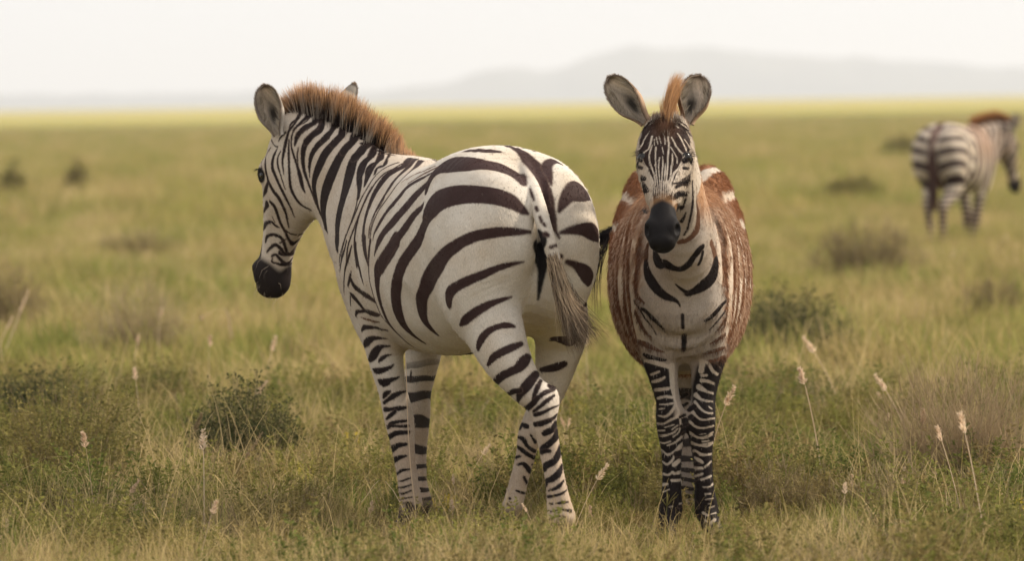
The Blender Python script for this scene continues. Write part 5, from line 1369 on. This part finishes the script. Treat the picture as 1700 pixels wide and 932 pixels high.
def twigs(n, h, spread, fine=.0018):
    b = PB()
    for _ in range(n):
        a = U(0, 6.28); s_ = U(0, spread); d = Vector((math.cos(a)*s_, math.sin(a)*s_, U(.5, 1))).normalized(); p = Vector((U(-.03, .03), U(-.03, .03), 0)); hh = h*U(.5, 1.05)
        pts = [p]
        for k in range(4): d = (d+Vector((U(-.25, .25), U(-.25, .25), U(-.05, .2)))).normalized(); pts.append(pts[-1]+d*hh/4)
        b.strip(pts, fine*1.4, fine*.5, .7, 1.1)
        for k in range(5):
            q = pts[GR.randint(1, 3)]; e = (d+Vector((U(-.9, .9), U(-.9, .9), U(-.2, .5)))).normalized(); L_ = hh*U(.1, .3)
            b.strip([q, q+e*L_*.6, q+e*L_+Vector((0, 0, .1*L_))], fine*.8, fine*.4, .8, 1.15)
    return b

def stalk(h, lean, headL, headR, n=60, bend=.5):
    b = PB(); d = Vector((lean, U(-.3, .3)*abs(lean), 1)).normalized(); p = Vector((0, 0, 0)); pts = [p]
    for k in range(6): d = (d+Vector((lean*bend*.35, 0, -abs(lean)*bend*.22))).normalized(); pts.append(pts[-1]+d*h/6)
    b.strip(pts, .0036, .0022, .8, 1.); b.strip(pts, .0036, .0022, .8, 1., side=Vector((1, 0, 0)))
    b.head(pts[-1], (d+Vector((lean*bend*.5, 0, -.1))).normalized(), headL, headR, 1.15, n)
    return b

M_GREEN = leaf_mat('green_grass', (.175, .205, .048), (.285, .265, .078), (.40, .30, .13), .45)
M_STRAW = leaf_mat('dry_grass', (.54, .41, .22), (.42, .32, .15), (.32, .26, .10), .45)
M_HERB = leaf_mat('herb_leaves', (.12, .14, .038), (.22, .20, .055), (.22, .165, .07), .4)
M_TWIG = leaf_mat('dead_stems', (.23, .175, .10), (.17, .13, .075), (.34, .27, .16), .15)
M_SEED = leaf_mat('seed_heads', (.68, .54, .40), (.60, .47, .33), (.52, .38, .27), .4)
M_FLOW = leaf_mat('yellow_flowers', (.55, .42, .05), (.45, .38, .08), None, .3)

def sources():
    col = bpy.data.collections.new('grass_sources'); out = []
    spec = [('aa', tuft(34, .07, .05, .15, .7, .0042), M_GREEN), ('ab', tuft(30, .06, .09, .20, .8, .0040), M_GREEN), ('ac', tuft(46, .10, .04, .09, 1.0, .0045), M_GREEN),
            ('ad', tuft(26, .05, .10, .26, .7, .0028), M_STRAW), ('ae', tuft(34, .08, .05, .15, 1.2, .0030), M_STRAW),
            ('af', herb(9, .15, .016), M_HERB), ('ag', herb(14, .22, .014, .7), M_HERB), ('ah', twigs(16, .16, .8), M_TWIG),
            ('ai', stalk(.26, .25, .06, .009), M_SEED), ('aj', stalk(.32, -.15, .05, .010), M_SEED), ('ak', herb(6, .16, .010, .6), M_FLOW),
            # broad clumps for the middle distance
            ('al', tuft(120, .35, .08, .30, .8, .011), M_GREEN), ('am', tuft(110, .35, .10, .34, .8, .009), M_STRAW), ('an', herb(60, .36, .040, .9, .5), M_HERB), ('ao', twigs(60, .32, 1.1, .006), M_TWIG)]
    b = PB()
    for _ in range(9): b.blade(Vector((U(-.10, .10), U(-.10, .10), 0)), U(.16, .34), U(.2, 1.3), .0034, .8, 1.3, .5, 5)
    spec.append(('ap', b, M_STRAW))
    for n, b, m in spec:
        o = bpy.data.objects.new('grass_source_'+n, b.mesh('grass_source_'+n, m)); col.objects.link(o); out.append(o)
    return col

def scatter(name, col, P, kind, rot, scl, label, cat):
    me = bpy.data.meshes.new(name); me.vertices.add(len(P)); me.vertices.foreach_set('co', P.astype(np.float32).ravel())
    for nm, ty, dat in (('kind', 'INT', kind.astype(np.int32)), ('rot', 'FLOAT_VECTOR', rot.astype(np.float32)), ('scl', 'FLOAT', scl.astype(np.float32))):
        a = me.attributes.new(nm, ty, 'POINT'); a.data.foreach_set('vector' if ty == 'FLOAT_VECTOR' else 'value', dat.ravel())
    ob = bpy.data.objects.new(name, me); COL.objects.link(ob)
    ng = bpy.data.node_groups.new(name, 'GeometryNodeTree')
    ng.interface.new_socket('Geometry', in_out='INPUT', socket_type='NodeSocketGeometry'); ng.interface.new_socket('Geometry', in_out='OUTPUT', socket_type='NodeSocketGeometry')
    i = ng.nodes.new('NodeGroupInput'); o = ng.nodes.new('NodeGroupOutput'); ci = ng.nodes.new('GeometryNodeCollectionInfo'); ci.inputs['Collection'].default_value = col
    ci.inputs['Separate Children'].default_value = True; ci.inputs['Reset Children'].default_value = True
    ip = ng.nodes.new('GeometryNodeInstanceOnPoints'); ip.inputs['Pick Instance'].default_value = True
    def att(nm, ty):
        n = ng.nodes.new('GeometryNodeInputNamedAttribute'); n.data_type = ty; n.inputs['Name'].default_value = nm; return n.outputs['Attribute']
    Lk = ng.links.new; m2p = ng.nodes.new('GeometryNodeMeshToPoints')
    Lk(i.outputs[0], m2p.inputs['Mesh']); Lk(m2p.outputs[0], ip.inputs['Points']); Lk(ci.outputs[0], ip.inputs['Instance'])
    Lk(att('kind', 'INT'), ip.inputs['Instance Index']); Lk(att('rot', 'FLOAT_VECTOR'), ip.inputs['Rotation']); Lk(att('scl', 'FLOAT'), ip.inputs['Scale'])
    Lk(ip.outputs[0], o.inputs[0])
    md = ob.modifiers.new('growth', 'NODES'); md.node_group = ng
    tag(ob, label, cat, kind='stuff'); return ob

def field_points(n, y0, y1, half=.115, margin=1.2, power=1.):
    g = np.random.default_rng(int(y0*10)); y = (g.random(n)**power)*(y1-y0)+y0 if power != 1. else np.sqrt(g.random(n)*(y1**2-y0**2)+y0**2)
    x = g.uniform(-1, 1, n)*(y*half+margin); return x, y, g

def patch(x, y, f, seed):
    P = np.stack([x, y*.45, np.zeros_like(x)], 1); return wave_noise(P, f, seed, 4)

def build_grass():
    col = sources()
    def go(name, n, y0, y1, weights, smin, smax, label, cat, keep=None, extra=None):
        x, y, g = field_points(n, y0, y1)
        a, b = patch(x, y, .45, 1), patch(x, y, .9, 2)
        ks = np.array([k for k, _ in weights]); w = np.array([v for _, v in weights], float)[None].repeat(n, 0)
        for j, k in enumerate(ks):
            if k in (3, 4, 12, 15): w[:, j] *= np.exp(1.6*a)
            if k in (5, 6, 13): w[:, j] *= np.exp(-1.5*a+1.0*b)
            if k in (7, 14): w[:, j] *= np.exp(1.8*b)
            if k in (0, 1, 2, 11): w[:, j] *= np.exp(-.8*a-.6*b)
        w /= w.sum(1, keepdims=True); kind = ks[(w.cumsum(1) > g.random((n, 1))).argmax(1)]
        z = near_flat(x, y)*(np.abs(x) < 12)*(y > 10)*(y < 60) - .004
        s = g.uniform(smin, smax, n)*(1+.25*b)
        if extra is not None: s = extra(x, y, s, kind)
        rot = np.stack([g.normal(size=n)*.10, g.normal(size=n)*.10, g.uniform(0, 6.28, n)], 1)
        scatter(name, col, np.stack([x, y, z], 1), kind, rot, s, label, cat)
    def zshort(x, y, s, kind):
        # trampled, shorter round the animals' feet
        d = np.minimum(np.hypot((x-.02)/1.0, y-18.7), np.hypot(x-.56, y-18.75)); return s*np.clip(.50+.55*d/1.0, .50, 1.05)*np.where((y > 16.6) & (y < 19.6) & (x > -.7) & (x < 1.0), .78, 1.)
    go('grass', 15500, 14.8, 27, [(0, 1.2), (1, .7), (2, 1.9), (3, .45), (4, .9), (5, 1.4), (6, .9), (7, 1.3), (8, .018), (9, .014), (10, .02), (15, .35)], .65, 1.45,
       'short green and straw coloured grass covering the plain round the two near zebras', 'grass', extra=zshort)
    def edge(x, y, s, kind): return s*np.where((x < .1) & (y < 17.1) | (g_edge(x) > .5), 1., .45)
    g_edge = lambda x: np.sin(x*7.3+1.1)*.5+np.sin(x*2.9)*.5
    go('grass', 2600, 15.4, 17.5, [(3, 1.4), (4, .6), (7, .8), (1, .4)], .7, 1.25, 'soft out of focus dry grass right at the front of the picture', 'grass', extra=edge)
    go('grass', 15000, 27, 64, [(0, .8), (1, .6), (3, .5), (4, .6), (5, .5), (6, .7), (7, .3), (11, 1.4), (12, .50), (5, .5), (8, .02)], .50, 1.15,
       'mixed grass and low herbs on the plain behind the two near zebras', 'grass')
    go('grass', 22000, 64, 330, [(11, 1.7), (12, .45)], .9, 1.6, 'out of focus grassland reaching back past the distant zebra', 'grass')

def ground_D(px, py):
    hor = 168-(px-850)*.0153
    return FPX*CAM_H/(py-hor)

SHR = {}
def shrub(kind, px, py, wpx, hpx, label, seed):
    """one bush: stems, twigs and leaves spread through a low dome"""
    GR.seed(seed); D = ground_D(px, py); W_ = wpx*D/FPX; H_ = hpx*D/FPX*1.2
    mats = {'leafy': (M_HB1, .019), 'dark': (M_HB2, .020), 'dry': (M_DRY, 0), 'brown': (M_BRN, .012), 'tall': (M_HB1, .03)}
    m, lf = mats[kind]; k = 1+max(0, (D-22)/22)*.8
    st = PB(); lv = PB()
    n = int((210 if kind == 'dark' else 150)*min(1.8, W_/.5)) if kind != 'dry' else 420
    for _ in range(n):
        a = U(0, 6.28); rr = math.sqrt(GR.random()); ex, ey = math.cos(a)*rr*W_/2, math.sin(a)*rr*W_/2
        top = H_*(math.sqrt(max(.05, 1-rr**2*.85)))*U(.62, 1.12)
        p0 = Vector((ex*.35+U(-.02, .02), ey*.35, 0)); p2 = Vector((ex, ey, top)); p1 = p0.lerp(p2, .5)+Vector((U(-.03, .03), U(-.03, .03), H_*.10))
        pts = [p0, p0.lerp(p1, .6)+Vector((0, 0, .01)), p1, p2]
        w = .0032*k if kind != 'dry' else .0026
        st.strip(pts, w, w*.45, .6, 1.)
        if kind in ('dry', 'brown'):
            for _ in range(9):
                q = pts[GR.randint(1, 3)]; e = ((p2-p0).normalized()+Vector((U(-.8, .8), U(-.8, .8), U(-.2, .6)))).normalized(); L_ = H_*U(.10, .30)
                st.strip([q, q+e*L_*.6, q+e*L_+Vector((0, 0, L_*.15))], w*.7, w*.35, .8, 1.2)
        if lf:
            for _ in range(int((30 if kind != 'tall' else 9)/k**.5)):
                t = U(.12, 1.03); q = (p1.lerp(p2, (t-.5)*2) if t > .5 else p0.lerp(p1, t*2)) + Vector((GR.gauss(0, .018), GR.gauss(0, .018), GR.gauss(0, .014)))
                v = Vector((GR.gauss(0, 1), GR.gauss(0, 1), U(-.2, 1.3))).normalized()
                lv.leaf(q, v, lf*k*U(.6, 1.3), lf*k*U(.14, .26), U(.75, 1.25))
    pos = at(px, py, D); root = bpy.data.objects.new('shrub', None); COL.objects.link(root); root.location = (pos[0], D, -.005); root.empty_display_size = .1
    tag(root, label, 'shrub', 'low shrubs scattered over the grassland')
    o = bpy.data.objects.new('stems', st.mesh('stems', M_TW2 if kind == 'dry' else M_TWIG)); COL.objects.link(o); o.parent = root
    if lf: o = bpy.data.objects.new('foliage', lv.mesh('foliage', m)); COL.objects.link(o); o.parent = root
    return root

M_HB1 = leaf_mat('olive_leaves', (.115, .110, .036), (.21, .17, .06), None, .3, 6)
M_HB2 = leaf_mat('dark_leaves', (.045, .054, .024), (.095, .092, .038), None, .25, 6)
M_BRN = leaf_mat('brown_leaves', (.24, .18, .085), (.19, .165, .065), None, .25, 6)
M_DRY = M_BRN
M_TW2 = leaf_mat('pale_dead_twigs', (.36, .27, .165), (.27, .20, .12), None, .15, 5)

SHRUBS = [
 ('leafy', 105, 838, 360, 185, 'olive leafy bush with dark gaps at the lower left, nearest of all', 1),
 ('dark', 60, 742, 240, 105, 'dark shrub at the left behind the olive leafy bush'),
 ('dark', 410, 806, 215, 150, 'dark green bush with lit tips, left of the grown zebra\'s forelegs'),
 ('leafy', 270, 705, 170, 90, 'small olive bush between the two dark bushes on the left'),
 ('brown', 228, 622, 190, 110, 'blurred brown bush beside a pale seed head in the left middle ground'),
 ('brown', 15, 575, 140, 100, 'brown bush cut by the left edge below the horizon plants'),
 ('dark', 1300, 622, 270, 120, 'blackish green bush just right of the young zebra\'s flank'),
 ('dry', 1600, 838, 330, 180, 'large pale grey bush of bare dead twigs at the lower right'),
 ('brown', 1290, 862, 230, 70, 'low reddish brown bush left of the bare grey twig bush'),
 ('brown', 1475, 868, 200, 75, 'low brown bush at the foot of the bare grey twig bush'),
 ('leafy', 1315, 706, 190, 80, 'small green bush below the blackish bush on the right'),
 ('leafy', 1418, 346, 120, 44, 'far blurred dark green bush left of the distant zebra\'s feet'),
 ('leafy', 1500, 276, 90, 40, 'farthest blurred green bush just left of the distant zebra'),
 ('brown', 1440, 482, 190, 85, 'blurred brown bush below the distant zebra'),
 ('brown', 1655, 545, 140, 60, 'blurred brown bush near the right edge'),
 ('brown', 235, 442, 170, 42, 'far low brown bush left of the grown zebra\'s muzzle'),
 ('dark', 745, 640, 120, 45, 'low dark bush seen between the legs of the grown zebra'),
 ('brown', 500, 618, 130, 42, 'small soft olive bush under the grown zebra\'s muzzle'),
 ('tall', 22, 345, 46, 60, 'far tall weedy plant at the left edge below the horizon'),
 ('tall', 128, 330, 40, 50, 'far brownish weedy plant right of the one at the left edge'),
]

def build_shrubs():
    for i, s in enumerate(SHRUBS): shrub(*s[:6], 100+i*7)

def place(me_b, name, mat, px, py, label, cat, group=None, rz=0., D=None):
    D = D or ground_D(px, py); p = at(px, py, D)
    o = bpy.data.objects.new(name, me_b.mesh(name, mat)); COL.objects.link(o); o.location = (p[0], D, -.004); o.rotation_euler = (0, 0, rz)
    tag(o, label, cat, group); return o

def path_stalk(pix, D, headL=0, headR=0, w=.0034, spikes=0, n=70):
    """a stem along points px,py that stand at distance D, its root on the ground"""
    P = [Vector(at(x, y, D)) for x, y in pix]; P = [Vector(q) for q in catmull(np.array([tuple(p) for p in P]), 4)]; o = P[0].copy(); P = [p-o for p in P]
    b = PB(); b.strip(P, w, w*.6, .85, 1.05, Vector((1, 0, 0))); b.strip(P, w, w*.6, .85, 1.05, Vector((0, 1, 0)))
    d = (P[-1]-P[-2]).normalized()
    if headL: b.head(P[-1]-d*headL*.2, d, headL, headR, 1.1, n)
    for k in range(spikes):
        e = (d+Vector((U(-.9, .9), U(-.9, .9), U(-.3, .2)))).normalized(); q = [P[-1], P[-1]+e*.03, P[-1]+(e+Vector((0, 0, -.15)))*.065]
        b.strip(q, .0028, .0018, .9, 1.1); b.strip(q, .0028, .0018, .9, 1.1, Vector((1, 0, 0)))
    return b, o

def named_stalk(pix, D, label, mat, **kw):
    b, o = path_stalk(pix, D, **kw); ob = bpy.data.objects.new('grass_stalk', b.mesh('grass_stalk', mat)); COL.objects.link(ob); ob.location = (o[0], o[1], o[2])
    tag(ob, label, 'grass stalk')

def build_stalks():
    GR.seed(77)
    named_stalk([(688, 895), (690, 850), (682, 780), (677, 700), (674, 610), (672, 590)], 18.75, 'thin straw stem rising in front of the grown zebra\'s near foreleg', M_SEED, w=.0040)
    named_stalk([(1106, 925), (1105, 880), (1107, 842)], 18.35, 'green stem with spreading seed spikes in front of the young zebra\'s hoof', M_HB1, w=.004, spikes=9)
    named_stalk([(1130, 920), (1138, 880), (1152, 838)], 18.35, 'leaning yellow green blade between the young zebra\'s hooves', M_HB1, w=.005)
    named_stalk([(1350, 918), (1360, 885), (1385, 866), (1425, 866)], 18.4, 'pale arching stem with drooping seed head at the lower right', M_SEED, headL=.05, headR=.004, w=.0042)
    named_stalk([(1372, 878), (1390, 880), (1405, 905)], 18.6, 'short bent stem beneath the pale arching one', M_SEED, w=.003)
    named_stalk([(368, 835), (390, 790), (412, 755)], 20.0, 'dark feathery grass plume curving over the dark green bush', M_TW2, headL=.11, headR=.007, w=.0035, n=120)
    named_stalk([(300, 790), (312, 745), (325, 712)], 20.6, 'purplish dry grass plume left of the dark green bush', M_TWIG, headL=.07, headR=.010, n=120)
    named_stalk([(2, 600), (18, 560), (36, 512)], 30, 'pale seed head leaning right at the left edge', M_SEED, headL=.12, headR=.010, w=.008)
    named_stalk([(10, 620), (0, 575), (12, 545)], 29, 'curved pale stalk at the left edge under the leaning seed head', M_SEED, headL=.08, headR=.008, w=.008)
    named_stalk([(262, 590), (264, 550), (267, 525)], 30, 'upright pale seed head above the blurred brown bush', M_SEED, headL=.05, headR=.010, w=.006)
    named_stalk([(222, 630), (224, 595), (228, 570)], 28, 'small seed head in front of the blurred brown bush', M_SEED, headL=.05, headR=.009, w=.006)
    named_stalk([(385, 560), (375, 515), (352, 518), (338, 526)], 31, 'pale stalk arched over like a hook left of the zebra\'s chest', M_SEED, headL=.03, headR=.008, w=.010)
    named_stalk([(1275, 940), (1330, 850), (1345, 765)], 17.9, 'long yellowish blade leaning right near the young zebra', M_HB1, w=.006)
    named_stalk([(1308, 900), (1300, 840), (1290, 790)], 18.1, 'green blade leaning left beside the long yellowish blade', M_HB1, w=.006)
    named_stalk([(800, 940), (850, 870), (905, 800)], 17.6, 'long thin stem slanting between the grown zebra\'s hind feet', M_STRAW, w=.0032)
    named_stalk([(700, 905), (640, 800), (600, 835)], 18.3, 'bent straw stem left of the grown zebra\'s forefeet', M_SEED, w=.003)
    # near identical seed stalks
    spots = [(1517, 845, 64), (1556, 850, 70), (1500, 868, 66), (1600, 885, 56), (1632, 890, 60), (1535, 905, 50), (1575, 930, 54), (1490, 925, 52), (1670, 760, 70), (1417, 870, 76), (1660, 880, 60), (1690, 930, 60),
             (435, 720, 50), (213, 790, 60), (160, 640, 36), (1325, 740, 50), (1345, 780, 46), (555, 640, 30), (545, 800, 50), (720, 820, 40), (1555, 500, 30), (1190, 890, 40), (752, 890, 50), (610, 900, 60), (590, 790, 46),
             (1580, 690, 60), (1465, 740, 50), (1240, 720, 40), (870, 925, 40), (980, 890, 36), (330, 870, 60), (250, 900, 60), (60, 900, 70), (520, 880, 50), (1420, 610, 40), (1500, 640, 44)]
    for i, (px, py, h) in enumerate(spots):
        D = ground_D(px, py); hh = h*D/FPX
        b = stalk(hh*.80, U(-.22, .22), max(.040, hh*.26), .0080 if D < 24 else .011, 80)
        place(b, 'grass_stalk', M_SEED, px, py, 'pale fuzzy seed head on a short straw stem standing in the grass', 'grass stalk', 'pale fuzzy seed heads on straw stems', U(0, 6.28))

build_ground(); build_hills(); build_haze()
build_grass(); build_shrubs()
ob_a, za_ = build_adult()
tag(ob_a, 'grown black and white zebra seen from behind, looking left with its tail hanging', 'zebra')
ob_b, zb_ = build_foal()
tag(ob_b, 'young zebra with shaggy brown flanks facing the viewer, ears up', 'zebra')
ob_c = build_far()
tag(ob_c, 'blurred distant zebra walking away at the right edge', 'zebra')
for o_, n_ in ((ob_a, 'zebra'), (ob_b, 'zebra'), (ob_c, 'zebra')): o_.name = n_
build_stalks()
